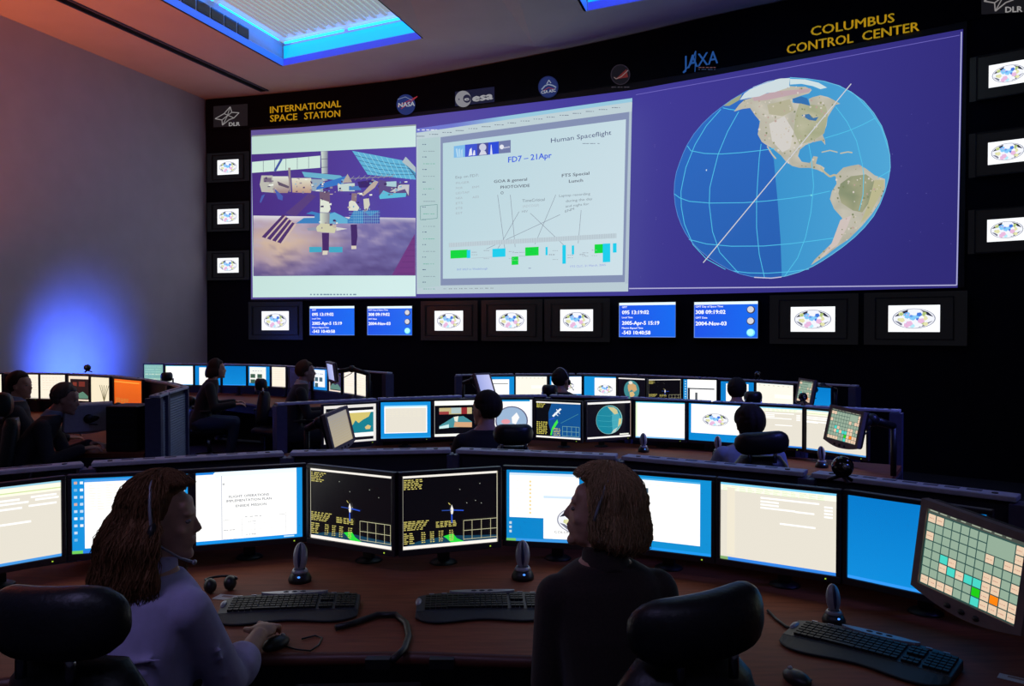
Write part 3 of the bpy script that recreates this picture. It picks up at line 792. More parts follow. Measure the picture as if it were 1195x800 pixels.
c.poly(g1([(440, 150), (560, 120), (750, 104), (740, 124), (640, 140), (520, 165), (450, 170)]), (190, 164, 170))
c.poly(g1([(375, 165), (400, 130), (450, 95), (520, 68), (590, 52), (640, 50), (636, 86), (640, 98), (600, 110), (560, 124), (520, 128), (480, 146), (420, 155)]), (206, 220, 224))
c.poly(g1([(640, 54), (720, 57), (790, 74), (835, 100), (800, 108), (760, 92), (700, 80), (640, 84)]), (206, 224, 228))
c.poly(g1([(290, 196), (340, 160), (388, 134), (372, 166), (320, 196)]), (156, 164, 130))
c.poly(g1([(700, 245), (740, 238), (762, 260), (790, 254), (776, 275), (740, 270), (718, 256)]), (66, 116, 166))
c.poly(g1([(652, 158), (700, 146), (730, 156), (746, 196), (700, 184), (664, 182)]), (52, 112, 176))
c.line(g2([(800, 22), (822, 50), (850, 72), (874, 62), (890, 72)]), 2.2, (190, 182, 150))
c.line(g1([(806, 440), (850, 430), (890, 440)]), 1.3, (190, 190, 170)); c.line(g1([(904, 446), (945, 438), (968, 442)]), 1.5, (190, 190, 170))
c.line(g1([(520, 408), (545, 450), (566, 474)]), 1.6, (196, 188, 168))
c.layer += 1
for k in range(420):   # mottled terrain
    src = na if k % 3 else sa_
    x = random.uniform(min(p[0] for p in src), max(p[0] for p in src)); y = random.uniform(min(p[1] for p in src), max(p[1] for p in src))
    ins = False
    for i in range(len(src)):
        (xa, ya), (xb, yb) = src[i], src[i - 1]
        if (ya > y) != (yb > y) and x < (xb - xa) * (y - ya) / (yb - ya) + xa: ins = not ins
    if ins:
        r = random.uniform(0.5, 1.5); cc = random.choice([(150, 150, 112), (204, 196, 180), (126, 134, 100), (186, 160, 150), (214, 206, 198)])
        c._slice([(x + r * math.cos(t) * random.uniform(.6, 1.3), y + r * math.sin(t)) for t in (0, 1.3, 2.5, 3.8, 5.1)], cc)
GL = (84, 196, 232)
for pts in (g1([(100, 406), (118, 432), (190, 446), (280, 449), (380, 442), (490, 430), (560, 420)]), g1([(822, 366), (890, 346), (950, 326), (1020, 296), (1085, 262)]),
            g2([(30, 162), (60, 184), (110, 202), (220, 211), (400, 209), (520, 200), (640, 186), (760, 168), (850, 148)]), g2([(108, 402), (200, 426), (330, 438), (500, 437), (640, 425), (760, 410), (870, 395)]),
            g2([(340, 568), (420, 578), (520, 580), (640, 572), (740, 558)]), g1([(286, 206), (320, 214), (352, 218)]), g2([(1100, 80), (1168, 40)]),
            g1([(276, 214), (200, 300), (140, 400), (92, 520), (78, 586)]) + g2([(66, 150), (68, 230), (84, 320), (130, 430), (200, 505), (300, 560)]),
            g1([(370, 226), (312, 330), (262, 450), (234, 560)]) + g2([(218, 130), (215, 220), (232, 360), (270, 470), (370, 580)]),
            g1([(488, 396), (478, 470), (470, 586)]) + g2([(464, 200), (464, 340), (478, 480), (506, 604)]),
            g1([(738, 392), (752, 470), (762, 586)]) + g2([(764, 120), (750, 260), (722, 390), (680, 500), (610, 598)]),
            g1([(880, 200), (940, 280), (990, 380), (1020, 500)]) + g2([(1028, 60), (1024, 170), (1004, 250)]),
            g1([(815, 66), (900, 90), (980, 136), (1060, 220), (1120, 310), (1156, 420)])):
    c.line(pts, 0.8, GL)
c.line(right[:3] + right[3:], 0.8, (110, 190, 225)); c.line(left, 0.6, (90, 150, 220)); c.line([(880, 323.4), (900, 324.4), (912, 323)], 1.2, (196, 196, 220))
c.line([(993.3, 97.7), (820.6, 306.4)], 1.1, (206, 208, 214))
c.oval(*G2(752, 170), 1.0, 1.2, (120, 220, 226), n=8); c.oval(*G1(200, 534), 0.7, 1.2, (200, 220, 240), n=6)
for k in range(60):
    x, y = random.uniform(745, 1110), random.uniform(100, 325)
    if y > topy(x) + 6 and not (785 < x < 1040 and 88 < y < 326): c.rect(x, y, x + 0.8, y + 0.8, (104, 98, 176), False)
c.build('projected_picture', SCR_BIG, screen)

# ---- signs on the header band
def header_sign(name, label, draw, material=PRINT, off=0.055, cat='sign'):
    c = wall_canvas(off, 0.0012); draw(c)
    return tag(c.build(name, material), label, cat)
def letters(lines, label):
    """raised yellow lettering following the curve of the wall: (text, x, y, x_end, y_end, cap height)"""
    t = thing('lettering_sign', label, 'sign')
    for (st, x, y, xe, ye, h) in lines:
        vs, fs, a, b = text_mesh(st, 0.022); mb = MB(); n = len(vs); pts = []
        for d in (0.052, 0.064):
            for (u, v) in vs:
                f = (u - a) / (b - a); px, py = x + (xe - x) * f, y + (ye - y) * f - v * h / 0.7
                s, z = wpx(px, py, d); p = W(s, d); pts.append((p.x, p.y, z))
        edges = {}
        for f in fs:
            for i in range(len(f)):
                e_ = (f[i], f[(i + 1) % len(f)]); edges[e_] = edges.get(e_, 0) + 1
        side = [(p, q, q + n, p + n) for (p, q) in edges if (q, p) not in edges]
        mb.add(pts, [tuple(i + n for i in f) for f in fs] + side)
        mb.build('text_line', SIGNY, t)
    return t
letters([('INTERNATIONAL', 315, 132, 398, 124.5, 7.6), ('SPACE', 315, 142, 347, 139.6, 7.6), ('STATION', 355, 139, 397, 135.8, 7.6)], 'yellow INTERNATIONAL SPACE STATION lettering above the screen at left')
letters([('COLUMBUS', 946, 42, 1044, 25.5, 10.6), ('CONTROL', 918, 63, 996, 49.3, 10.6), ('CENTER', 1006, 47.5, 1073, 35.5, 10.6)], 'yellow COLUMBUS CONTROL CENTER lettering above the globe')
def star_logo(x, y, k):
    def d(c):
        P = lambda u, v: (x + (u - 265) * k, y + (v - 137) * k)
        c.poly([P(249, 124), P(289, 121), P(289, 146.5), P(249, 148.5)], (30, 29, 33))
        G = (176, 170, 170)
        star = [(251, 138.5), (261.5, 132.5), (268.6, 124.5), (270.5, 131), (279, 131.5), (273, 137.5), (267.5, 139.5), (259.5, 146), (259, 139.8)]
        for a, b in zip(star, star[1:] + star[:1]): c.line([P(*a), P(*b)], 0.9 * k, G)
        c.line([P(261.5, 132.5), P(273, 137.5)], 0.8 * k, G); c.line([P(259, 139.8), P(270.5, 131)], 0.8 * k, G); c.line([P(268.6, 124.5), P(265, 136), P(259.5, 146)], 0.7 * k, G)
        c.text('DLR', *P(267, 147), 4.2 * k, (190, 186, 186), end=P(280, 146.4), bold=0.03)
    return d
header_sign('star_emblem_plate', 'dark plate with white four-pointed star emblem and letters, far left of header', star_logo(265, 137, 1.0))
header_sign('star_emblem_plate', 'dark plate with white star emblem, cut by the top right corner', star_logo(1170, -1, 1.55))
def blue_ball(c):
    c.oval(473.6, 122, 11, 12, (38, 60, 130)); c.line([(464, 124), (478, 117), (487, 112.5)], 0.9, (190, 60, 70)); c.line([(468, 127), (479, 119), (487, 112.5)], 0.8, (190, 60, 70))
    c.line([(464, 116), (473, 113), (481, 117)], 0.5, (170, 180, 210)); c.text('NASA', 464.8, 125.2, 5.2, (210, 214, 226), end=(484, 123.4), bold=0.02)
header_sign('round_emblem', 'blue round emblem with white letters and red swoosh above the slide', blue_ball)
def esa(c):
    c.poly([(531, 107), (577, 101), (577, 119), (531, 124)], (28, 34, 66)); c.oval(540.5, 115.4, 9.2, 9.6, (168, 168, 176)); c.oval(545, 115, 4.6, 4.8, (40, 44, 74)); c.text('e', 541.6, 117.6, 4.6, (190, 190, 198), end=(547.6, 117), bold=0.03)
    c.oval(535.6, 115.8, 0.9, 0.9, (60, 60, 90), n=8); c.text('esa', 551, 118.6, 8.6, (196, 196, 202), end=(575.5, 115.2), bold=0.05)
header_sign('letter_emblem', 'grey disc and bold lower-case letters on navy plate above the slide', esa)
def csa(c):
    c.oval(639.8, 101.4, 11.8, 12.8, (34, 48, 104)); c.oval(639.8, 101.4, 10.6, 11.6, (40, 58, 124)); c.line([(632, 104.5), (636, 100), (640, 98.4), (645, 99.6), (649, 102)], 1.4, (160, 176, 204))
    c.line([(638, 98), (640.5, 93.5), (643, 97)], 1.0, (180, 190, 210)); c.line([(634, 106), (640, 102), (647, 104)], 0.8, (170, 70, 80)); c.text('CSA ASC', 631.4, 109.4, 3.4, (200, 206, 220), end=(648.6, 106.8), bold=0.03)
header_sign('round_emblem', 'navy round emblem with pale arch and small letters, centre of header', csa)
def rka(c):
    c.oval(724, 87, 11.4, 12, (52, 44, 56)); c.oval(724, 87, 10.4, 11, (24, 23, 30)); c.poly([(718, 92.5), (731, 80.5), (733, 90)], (120, 44, 44)); c.line([(716.6, 90), (719, 92), (725, 89.4), (733, 82)], 0.9, (150, 130, 130)); c.scribble(713.5, 101, 22, 1.2, (76, 70, 80), 6)
header_sign('round_emblem', 'dim round emblem with red wedge, right of the navy one', rka)
def jaxa(c):
    B = (44, 96, 176)
    c.text('JAXA', 797, 80.5, 15, B, end=(838, 73.5), bold=0.01); c.line([(797, 84.5), (806, 75), (812, 59.5)], 1.4, B); c.line([(812, 59.5), (811, 84)], 0.9, B); c.scribble(815, 78.2, 22, 0.9, (130, 90, 96), 5); c.scribble(815, 80.6, 22, 0.8, (60, 80, 120), 6)
header_sign('letter_emblem', 'slanted blue letters on the dark header left of the globe', jaxa)

# ---- wall displays around the screen
def wall_display(px, py, w_px, h_px, label, draw, lit=None, group='small wall displays around the screen'):
    """housing w_px x h_px photograph pixels; lit = emitting area (w, h) px"""
    s, z = wpx(px, py, 0.05); p = W(s, 0.0); a = WA(s)
    Y = p.y; k = Y / FPX
    cosv = abs(math.cos(a) - math.sin(a) * (px - 597.5) / FPX)
    fw, fh = w_px * k / cosv, h_px * k
    t = thing('wall_display', label, 'display', (p.x, p.y, z), a, group)
    b = 0.014
    MB().box((0, -0.03, 0), (fw - 2 * b, 0.055, fh - 2 * b)).build('housing', BLACK, t)
    MB().box((0, -0.045, fh / 2 - b / 2), (fw, 0.07, b)).box((0, -0.045, -fh / 2 + b / 2), (fw, 0.07, b)).box((fw / 2 - b / 2, -0.045, 0), (b, 0.07, fh - 2 * b)).box((-fw / 2 + b / 2, -0.045, 0), (b, 0.07, fh - 2 * b)).build('frame', BLACK, t)
    lw, lh = (lit[0] * k / cosv, lit[1] * k) if lit else (fw - 2 * b, fh - 2 * b)
    c = Canvas(lambda u, v, d: Vector((-lw / 2 + u * lw, -0.0585 - d, lh / 2 - v * lh)), 0.0006)
    if lit: c.rect(-0.5, -0.5, 1.5, 1.5, (10, 10, 12))
    draw(c); c.build('picture', SCR_FAR, t)
    return t
def d_emblem(c):
    c.rect(0, 0, 1, 1, (250, 252, 255)); emblem(c, 0.5, 0.5, 0.42, 0.38)
def d_clock(rows, lamps):
    def d(c):
        c.rect(0, 0, 1, 1, lambda x, y: mixc((32, 82, 225), (24, 104, 232), x)); c.rect(0, 0, 1, 0.075, (230, 250, 255))
        for (st, y, big) in rows:
            c.text(st, 0.05 if not lamps else 0.02, y, 0.105 if big else 0.05, (245, 248, 255), aspect=1.62, bold=0.035 if big else 0.02)
        for k in range(lamps):
            yy = 0.23 + 0.31 * k; c.oval(0.89, yy, 0.065, 0.105, (60, 62, 84) if k < 2 else (110, 220, 250), n=16); c.oval(0.885, yy - 0.01, 0.05, 0.085, (206, 206, 214) if k < 2 else (170, 250, 255), n=14)
        c.line([(0.003, 0.08), (0.003, 0.995), (0.997, 0.995), (0.997, 0.08)], 0.02, (110, 150, 235), aspect=1.5)
    return d
for k, y in enumerate((195, 252.5, 309.5)):
    wall_display(266.4, y, 37, 29, 'small wall display with oval emblem left of the screen, %s' % ('top', 'middle', 'bottom')[k], d_emblem, (24.5, 17))
for k, (y, h) in enumerate(((86, 26), (177, 26), (268, 26))):
    wall_display(1177 - k, y, 76, 52, 'wall display with oval emblem right of the screen, %s' % ('top', 'middle', 'bottom')[k], d_emblem, (46, h))
CL1 = [('GMT', 0.15, 0), ('095 13:19:02', 0.33, 1), ('Local Time', 0.45, 0), ('2005-Apr-5 15:19', 0.64, 1), ('Mission Elapsed Time', 0.76, 0), ('-543 10:40:58', 0.92, 1)]
CL2 = [('GMT Day of Space Time', 0.15, 0), ('308 09:19:02', 0.33, 1), ('GMT Date', 0.46, 0), ('2004-Nov-03', 0.65, 1)]
row = [(321.5, 374, 54, 34, d_emblem, (31.5, 22), 'leftmost under the space station picture'), (388, 374, 54, 35.5, d_clock(CL1, 0), None, 'clock'), (455.2, 374, 54, 35.5, d_clock(CL2, 3), None, 'clock'),
       (524, 374, 55, 36, d_emblem, (33, 23), 'right of the left date clocks'), (597, 373.7, 58, 38, d_emblem, (35.5, 24), 'under the middle of the slide'), (673, 373.5, 60, 40, d_emblem, (38, 25), 'left of the right date clocks'),
       (755.4, 373, 68, 42.5, d_clock(CL1, 0), None, 'clock'), (847, 373, 76.5, 44.5, d_clock(CL2, 3), None, 'clock'), (948.5, 372.3, 80, 46, d_emblem, (51.5, 29), 'under the globe'), (1066.5, 371.5, 92, 50, d_emblem, (60, 31), 'rightmost under the screen')]
cl = ['blue wall clock display with three lines of time, left pair', 'blue wall clock display with three round lamps, left pair', 'blue wall clock display with three lines of time, right pair', 'blue wall clock display with three round lamps, right pair']
for (x, y, w_, h_, dr, lt, lab) in row:
    lab = cl.pop(0) if lab == 'clock' else 'wall display with oval emblem, ' + lab
    wall_display(x, y, w_, h_, lab, dr, lt)

# ================================================================== CONSOLES
DESKZ = 0.74
def J(pts, z): return [xy(atz(px, py, z)) for px, py in pts]
def inward(joints, depth):
    """offset a left-to-right polyline towards the operators"""
    out = []
    for i, p in enumerate(joints):
        a, b = joints[max(i - 1, 0)], joints[min(i + 1, len(joints) - 1)]
        d = (b - a).normalized(); out.append(p + Vector((d.y, -d.x)) * depth)
    return out
def console(where, joints, rail_z, near=None, depth=1.05, ends=(True, True), legs=True, plates=()):
    joints = J(joints, rail_z)
    n = len(joints) - 1
    for i in range(n):
        a, b = joints[i], joints[i + 1]; m = (a + b) / 2; d = b - a; L = d.length
        lab = 'console cabinet section with metal top rail, %s from left %s' % (ORD[i], where)
        t = thing('console_cabinet', lab, 'console', (m.x, m.y, 0), math.atan2(d.y, d.x), 'cabinet sections ' + where)
        opened = (i == 0 and ends[0]) or (i == n - 1 and ends[1])
        if not opened: MB().box((0, 0.0, (rail_z + 0.02) / 2), (L - 0.05, 0.03, rail_z - 0.05)).build('back_panel', NAVY, t)
        else: MB().box((0, 0.0, 0.36), (L - 0.05, 0.03, 0.6)).build('modesty_panel', NAVY, t)
        MB().box((0, 0.01, rail_z - 0.01), (L - 0.035, 0.085, 0.02)).build('top_rail', ALU, t, bevel=0.004)
        for sgn in (-1, 1):
            big = (sgn < 0 and i == 0) or (sgn > 0 and i == n - 1)
            MB().box((sgn * (L / 2 - (0.045 if big else 0.02)), 0.0, rail_z / 2 - 0.01), (0.085 if big else 0.035, 0.12 if big else 0.10, rail_z - 0.03)).build('post', STEEL, t)
            MB().cone((sgn * (L / 2 - 0.09), 0.0, rail_z), (sgn * (L / 2 - 0.09), 0.0, rail_z + 0.003), 0.011, 0.011, 10).build('bolt', BLACK, t)
        sl = MB()
        for k in range(7): sl.box((-L / 2 + 0.16 + (L - 0.32) * k / 6, 0.02, rail_z + 0.0005), (0.05, 0.022, 0.002))
        tag(sl.build('cable_slots', STEEL, t), kind='stuff')
        if opened: continue
        lv = MB(); lv.box((0, 0.02, rail_z / 2 + 0.04), (L - 0.08, 0.008, rail_z - 0.2))
        for k in range(44):
            lv.box((0, 0.026, 0.16 + (rail_z - 0.24) * k / 43), (L - 0.10, 0.006, 0.012), Matrix.Rotation(R(25), 3, 'X'))
        tag(lv.build('louvers', LOUVER, t), kind='stuff')
    if near is None: near = inward(joints, depth)
    near = [Vector((p[0], p[1])) for p in near]
    inner = inward(joints, 0.07)
    t = thing('console_desk', 'curved wooden worktop ' + where, 'desk', (0, 0, 0))
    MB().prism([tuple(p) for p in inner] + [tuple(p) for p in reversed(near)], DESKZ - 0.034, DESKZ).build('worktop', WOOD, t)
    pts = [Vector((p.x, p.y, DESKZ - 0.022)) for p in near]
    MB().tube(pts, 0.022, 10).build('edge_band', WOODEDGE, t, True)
    ap = inward(near, -0.10) if False else [p + (q - p) * 0.10 for p, q in zip(near, [min(inner, key=lambda k_: (k_ - p).length) for p in near])]
    mb = MB()
    for a, b in zip(ap[:-1], ap[1:]):
        d = b - a; m = (a + b) / 2
        mb.box((m.x, m.y, DESKZ - 0.094), (d.length, 0.02, 0.12), Matrix.Rotation(math.atan2(d.y, d.x), 3, 'Z'))
    mb.build('apron', NAVY, t)
    for k in range(len(near)):
        if k % 2 == 0 or k == len(near) - 1:
            p = near[k]; q = min(inner, key=lambda k_: (k_ - p).length); e = p + (q - p) * 0.22; f = p + (q - p) * 0.9; d = f - e; m = (e + f) / 2
            MB().box((m.x, m.y, (DESKZ - 0.034) / 2), (d.length, 0.03, DESKZ - 0.034), Matrix.Rotation(math.atan2(d.y, d.x), 3, 'Z')).build('support_panel', NAVY, t)
    for (px, py) in plates:
        p = atz(px, py, DESKZ - 0.03)
        MB().box((p.x, p.y - 0.012, DESKZ - 0.022), (0.075, 0.03, 0.03)).build('socket_plate', BLACK, t)
    return joints

Z_F, Z_2, Z_3, Z_B, Z_L = 1.144, 1.13, 1.105, 1.18, 1.19     # picture top edge in each row
FRONT = 'of the front console'; ROW2 = 'of the middle console'; ROW3 = 'of the far console'; BACKL = 'of the corner console'; LEFT = 'of the left console'
jF = console(FRONT, [(-75, 554), (102, 539), (335, 526.5), (530, 523), (724, 530.5), (945, 549.7), (1195, 579), (1420, 612)], Z_F + 0.012,
             near=[(-2.75, 1.7), (-2.1, 2.12), (-1.35, 2.42), (-0.86, 2.55), (-0.31, 2.565), (0.1, 2.53), (0.55, 2.42), (0.95, 2.15), (1.25, 1.8), (1.42, 1.35)], plates=((442, 774), (516, 774)))
j2 = console(ROW2, [(320, 470), (440, 464.2), (540, 460.8), (640, 460.2), (735, 462.6), (830, 467.6), (936, 472.5), (1054, 478)], Z_2 + 0.012)
j3 = console(ROW3, [(531, 436.6), (600, 435.6), (672, 435.2), (745, 436.6), (818, 439.6), (890, 443.2), (950, 446.5), (1002, 449.3)], Z_3 + 0.012)
jB = console(BACKL, [(170, 423.4), (212, 423.6), (256, 423.8), (308, 425), (365, 428), (416, 431.6), (455, 434.3)], Z_B + 0.012, depth=0.95)
jL = console(LEFT, [(-22, 433.6), (30, 434.5), (80, 435.2), (130, 437.4), (165, 441.4), (200, 446.6), (214, 450.6), (190, 457.5), (178, 461.5)], Z_L + 0.012,
             near=[(-6.2, 9.1), (-5.75, 9.0), (-5.2, 8.85), (-4.75, 8.5), (-4.4, 8.0), (-4.1, 7.5), (-3.98, 7.2), (-3.9, 6.9), (-3.86, 6.62)], ends=(False, False))

# ------------------------------------------------------------------ pictures on the monitors
BEIGE, WHITEP, BLUE = (224, 218, 204), (255, 255, 252), (20, 140, 214)
def s_form(c):
    c.rect(0, 0, 1, 1, BEIGE); c.rect(0, 0, 1, 0.03, (120, 200, 235)); c.rect(0, 0.03, 1, 0.1, (246, 246, 230))
    for k in range(4): c.scribble(0.02, 0.045 + 0.018 * k, 0.9, 0.005, (205, 226, 170), 12)
    for (x, y, w_) in ((0.36, 0.14, 0.5), (0.36, 0.185, 0.16), (0.36, 0.225, 0.16), (0.36, 0.265, 0.3), (0.66, 0.27, 0.16), (0.9, 0.17, 0.07), (0.9, 0.21, 0.07), (0.9, 0.25, 0.07), (0.9, 0.29, 0.07), (0.53, 0.44, 0.3)):
        c.rect(x, y, x + w_, y + 0.022, WHITEP)
    c.rect(0.06, 0.06, 0.13, 0.93, (232, 224, 204)); c.rect(0, 0.962, 1, 1, (50, 130, 225)); c.rect(0, 0.962, 0.07, 1, (130, 170, 110))
def s_form2(c):
    c.rect(0, 0, 1, 1, BEIGE); c.rect(0, 0, 1, 0.025, (150, 205, 225)); c.rect(0, 0.03, 1, 0.13, (248, 246, 226)); c.rect(0.0, 0.085, 1, 0.1, (205, 222, 160))
    for (x, y, w_) in ((0.0, 0.17, 0.62), (0.72, 0.16, 0.24), (0.0, 0.215, 0.7), (0.76, 0.2, 0.22), (0.0, 0.28, 0.64), (0.7, 0.27, 0.26), (0.0, 0.3, 0.2), (0.3, 0.47, 0.42)): c.rect(x, y, x + w_, y + 0.026, WHITEP)
    c.rect(0, 0.965, 1, 1, (70, 150, 225))
def s_icons(c):
    c.rect(0, 0, 1, 1, BLUE); c.rect(0.105, 0.02, 0.97, 0.94, WHITEP); c.rect(0.105, 0.02, 0.97, 0.055, (70, 150, 225))
    for k in range(10): c.scribble(0.14, 0.1 + 0.035 * k, 0.5, 0.008, (250, 224, 210), 7)
    for i in range(2):
        for k in range(9 - 2 * i): c.rect(0.018 + 0.05 * i, 0.04 + 0.095 * k, 0.045 + 0.05 * i, 0.075 + 0.095 * k, random.choice([(190, 215, 235), (120, 180, 220), (210, 170, 150), (230, 240, 245)]))
    c.rect(0, 0.96, 1, 1, (40, 120, 220)); c.rect(0, 0.96, 0.09, 1, (110, 200, 90))
def s_plan(c):
    c.rect(0, 0, 1, 1, BLUE); c.rect(0, 0.02, 0.945, 0.955, WHITEP); c.rect(0, 0.0, 0.16, 0.035, (30, 130, 220)); c.rect(0.17, 0.005, 0.945, 0.07, (236, 246, 250))
    c.line([(0.235, 0.06), (0.235, 0.95)], 0.006, (165, 170, 190)); c.scribble(0.03, 0.075, 0.2, 0.006, (200, 205, 215), 4)
    T = (112, 114, 126)
    c.text('FLIGHT OPERATIONS', 0.30, 0.375, 0.034, T, width=0.38, bold=0.012); c.text('IMPLEMENTATION PLAN', 0.275, 0.435, 0.034, T, width=0.43, bold=0.012); c.text('ENEIDE MISSION', 0.365, 0.51, 0.034, T, width=0.29, bold=0.012)
    c.text('II', 0.245, 0.19, 0.026, T, bold=0.02)
    for (x0, y0, x1, y1) in ((0.42, 0.68, 0.84, 0.68), (0.42, 0.76, 0.84, 0.76), (0.42, 0.84, 0.84, 0.84), (0.42, 0.92, 0.84, 0.92), (0.42, 0.68, 0.42, 0.92), (0.54, 0.68, 0.54, 0.92), (0.84, 0.62, 0.84, 0.92)): c.line([(x0, y0), (x1, y1)], 0.004, (205, 205, 210))
    for (x, y, w_) in ((0.25, 0.68, 0.06), (0.25, 0.82, 0.11), (0.25, 0.95, 0.12), (0.45, 0.65, 0.18), (0.78, 0.65, 0.05), (0.48, 0.72, 0.08), (0.46, 0.9, 0.1)): c.scribble(x, y, w_, 0.009, (165, 165, 172), 4)
    c.rect(0, 0.955, 1, 1, (20, 140, 225)); c.rect(0.82, 0.965, 0.92, 0.985, (190, 225, 245))
def s_track(c):
    c.rect(0, 0, 1, 1, (8, 7, 12)); c.rect(0, 0, 1, 0.032, (236, 230, 222)); c.rect(0, 0.955, 1, 1, (244, 236, 228)); c.rect(0, 0, 0.006, 1, (180, 176, 160)); c.rect(0.992, 0, 1, 1, (190, 184, 160))
    Yc = (196, 184, 100)
    for k in range(6): c.scribble(0.012, 0.055 + 0.024 * k, random.uniform(0.1, 0.21), 0.012, Yc, 5)
    c.poly([(0.02, 0.955), (0.16, 0.9), (0.36, 0.87), (0.52, 0.86), (0.72, 0.88), (0.99, 0.9), (0.99, 0.955)], (18, 60, 84))
    c.poly([(0.42, 0.86), (0.52, 0.83), (0.56, 0.9), (0.64, 0.955), (0.5, 0.955), (0.46, 0.9)], (40, 214, 60))
    for k in range(6): c.scribble(0.012, 0.62 + 0.022 * k, 0.27 - 0.015 * k, 0.011, Yc, 6)
    for r_ in range(6):
        for x in (0.012, 0.19, 0.28, 0.37, 0.48): c.scribble(x, 0.78 + 0.026 * r_, 0.05 if x > 0.1 else 0.11, 0.012, Yc, 2)
    for k in range(4): c.scribble(0.34, 0.65 + 0.022 * k, 0.22, 0.011, Yc, 5)
    c.poly([(0.49, 0.5), (0.505, 0.43), (0.525, 0.5), (0.515, 0.56), (0.5, 0.56)], (236, 232, 226)); c.line([(0.40, 0.5), (0.50, 0.505)], 0.012, (40, 70, 150)); c.line([(0.52, 0.505), (0.63, 0.52)], 0.014, (40, 80, 200)); c.line([(0.505, 0.56), (0.507, 0.68)], 0.016, (50, 90, 210), aspect=1.4)
    c.line([(0.49, 0.43), (0.47, 0.40)], 0.008, Yc)
    for x in (0.63, 0.72, 0.82, 0.92, 0.99): c.line([(x, 0.66), (x, 0.93)], 0.006, (196, 190, 150), aspect=1.4)
    for y in (0.66, 0.8, 0.92): c.line([(0.63, y), (0.99, y)], 0.007, (190, 186, 150))
    for k in range(6): c.rect(random.uniform(0.05, 0.9), 0, 0, 0, (0, 0, 0), False) if False else c.oval(random.uniform(0.1, 0.9), random.uniform(0.1, 0.55), 0.004, 0.006, (200, 205, 190), n=6)
def s_files(c):
    c.rect(0, 0, 1, 1, (10, 128, 196)); c.rect(0.03, 0.04, 0.76, 0.67, WHITEP); c.rect(0.03, 0.04, 0.76, 0.075, (205, 226, 246))
    for k in range(9): c.oval(0.25, 0.16 + 0.055 * k, 0.012, 0.016, (236, 210, 150), n=8); c.scribble(0.06, 0.15 + 0.055 * k, 0.12, 0.008, (236, 228, 226), 3)
    c.rect(0.39, 0.35, 1.0, 0.955, WHITEP); c.rect(0.39, 0.35, 1.0, 0.385, (206, 226, 250)); emblem(c, 0.80, 0.68, 0.27, 0.2)
    c.text('COLUMBUS', 0.505, 0.87, 0.035, (110, 110, 120), width=0.25); c.text('CONTROL CENTER', 0.73, 0.94, 0.035, (110, 110, 120), width=0.25)
    for k in range(3): c.rect(0.03, 0.73 + 0.06 * k, 0.055, 0.765 + 0.06 * k, (190, 210, 220))
    c.rect(0, 0.965, 1, 1, (60, 150, 225)); c.rect(0, 0.965, 0.1, 1, (110, 190, 100))
def s_web(c):
    c.rect(0, 0, 1, 1, (16, 138, 204)); c.rect(0.0, 0.06, 0.89, 0.88, WHITEP); c.rect(0, 0.035, 0.89, 0.06, (70, 170, 225))
    c.scribble(0.2, 0.12, 0.55, 0.008, (225, 228, 220), 7); c.rect(0.12, 0.2, 0.37, 0.208, (150, 190, 200)); c.rect(0.27, 0.17, 0.37, 0.235, (70, 90, 110))
    c.rect(0.12, 0.32, 0.36, 0.57, (16, 22, 40)); c.oval(0.24, 0.445, 0.115, 0.12, (40, 90, 190)); c.poly([(0.2, 0.33), (0.26, 0.34), (0.28, 0.42), (0.24, 0.5), (0.21, 0.56), (0.16, 0.5), (0.14, 0.42)], (196, 206, 196)); c.poly([(0.26, 0.35), (0.33, 0.39), (0.34, 0.46), (0.3, 0.44)], (70, 190, 60))
    c.rect(0.12, 0.63, 0.37, 0.84, (40, 84, 176)); c.poly([(0.12, 0.65), (0.3, 0.64), (0.26, 0.74), (0.2, 0.78), (0.14, 0.8)], (90, 190, 90)); c.poly([(0.2, 0.8), (0.3, 0.78), (0.34, 0.84), (0.18, 0.84)], (110, 200, 80))
    c.rect(0, 0.965, 1, 1, (30, 150, 235))
def s_blue(c):
    c.rect(0, 0, 1, 1, lambda x, y: mixc((6, 118, 196), (14, 136, 212), y)); c.rect(0, 0.965, 1, 1, (50, 150, 240))
def s_map(c):
    c.rect(0, 0, 1, 1, (224, 220, 216)); c.rect(0.04, 0.08, 0.95, 0.95, (16, 16, 24)); c.rect(0.06, 0.16, 0.95, 0.22, (244, 244, 240)); c.rect(0.06, 0.76, 0.95, 0.87, (246, 246, 242)); c.rect(0.06, 0.22, 0.95, 0.76, (24, 122, 138))
    c.poly([(0.3, 0.22), (0.9, 0.22), (0.86, 0.34), (0.74, 0.42), (0.66, 0.5), (0.6, 0.42), (0.54, 0.55), (0.48, 0.44), (0.3, 0.5)], (206, 190, 110)); c.poly([(0.78, 0.62), (0.84, 0.56), (0.9, 0.6), (0.88, 0.68), (0.8, 0.68)], (212, 186, 120))
    c.poly([(0.2, 0.4), (0.36, 0.4), (0.3, 0.66), (0.24, 0.6)], (206, 180, 90))
def s_list(c):
    c.rect(0, 0, 1, 1, BLUE); c.rect(0.07, 0.1, 0.93, 0.86, WHITEP); c.rect(0.07, 0.1, 0.93, 0.14, (170, 225, 250)); c.rect(0.09, 0.17, 0.91, 0.84, BEIGE)
    for k in range(5): c.scribble(0.12, 0.2 + 0.045 * k, 0.7, 0.016, (228, 222, 205), 8)
    c.rect(0, 0.96, 1, 1, (40, 150, 225))
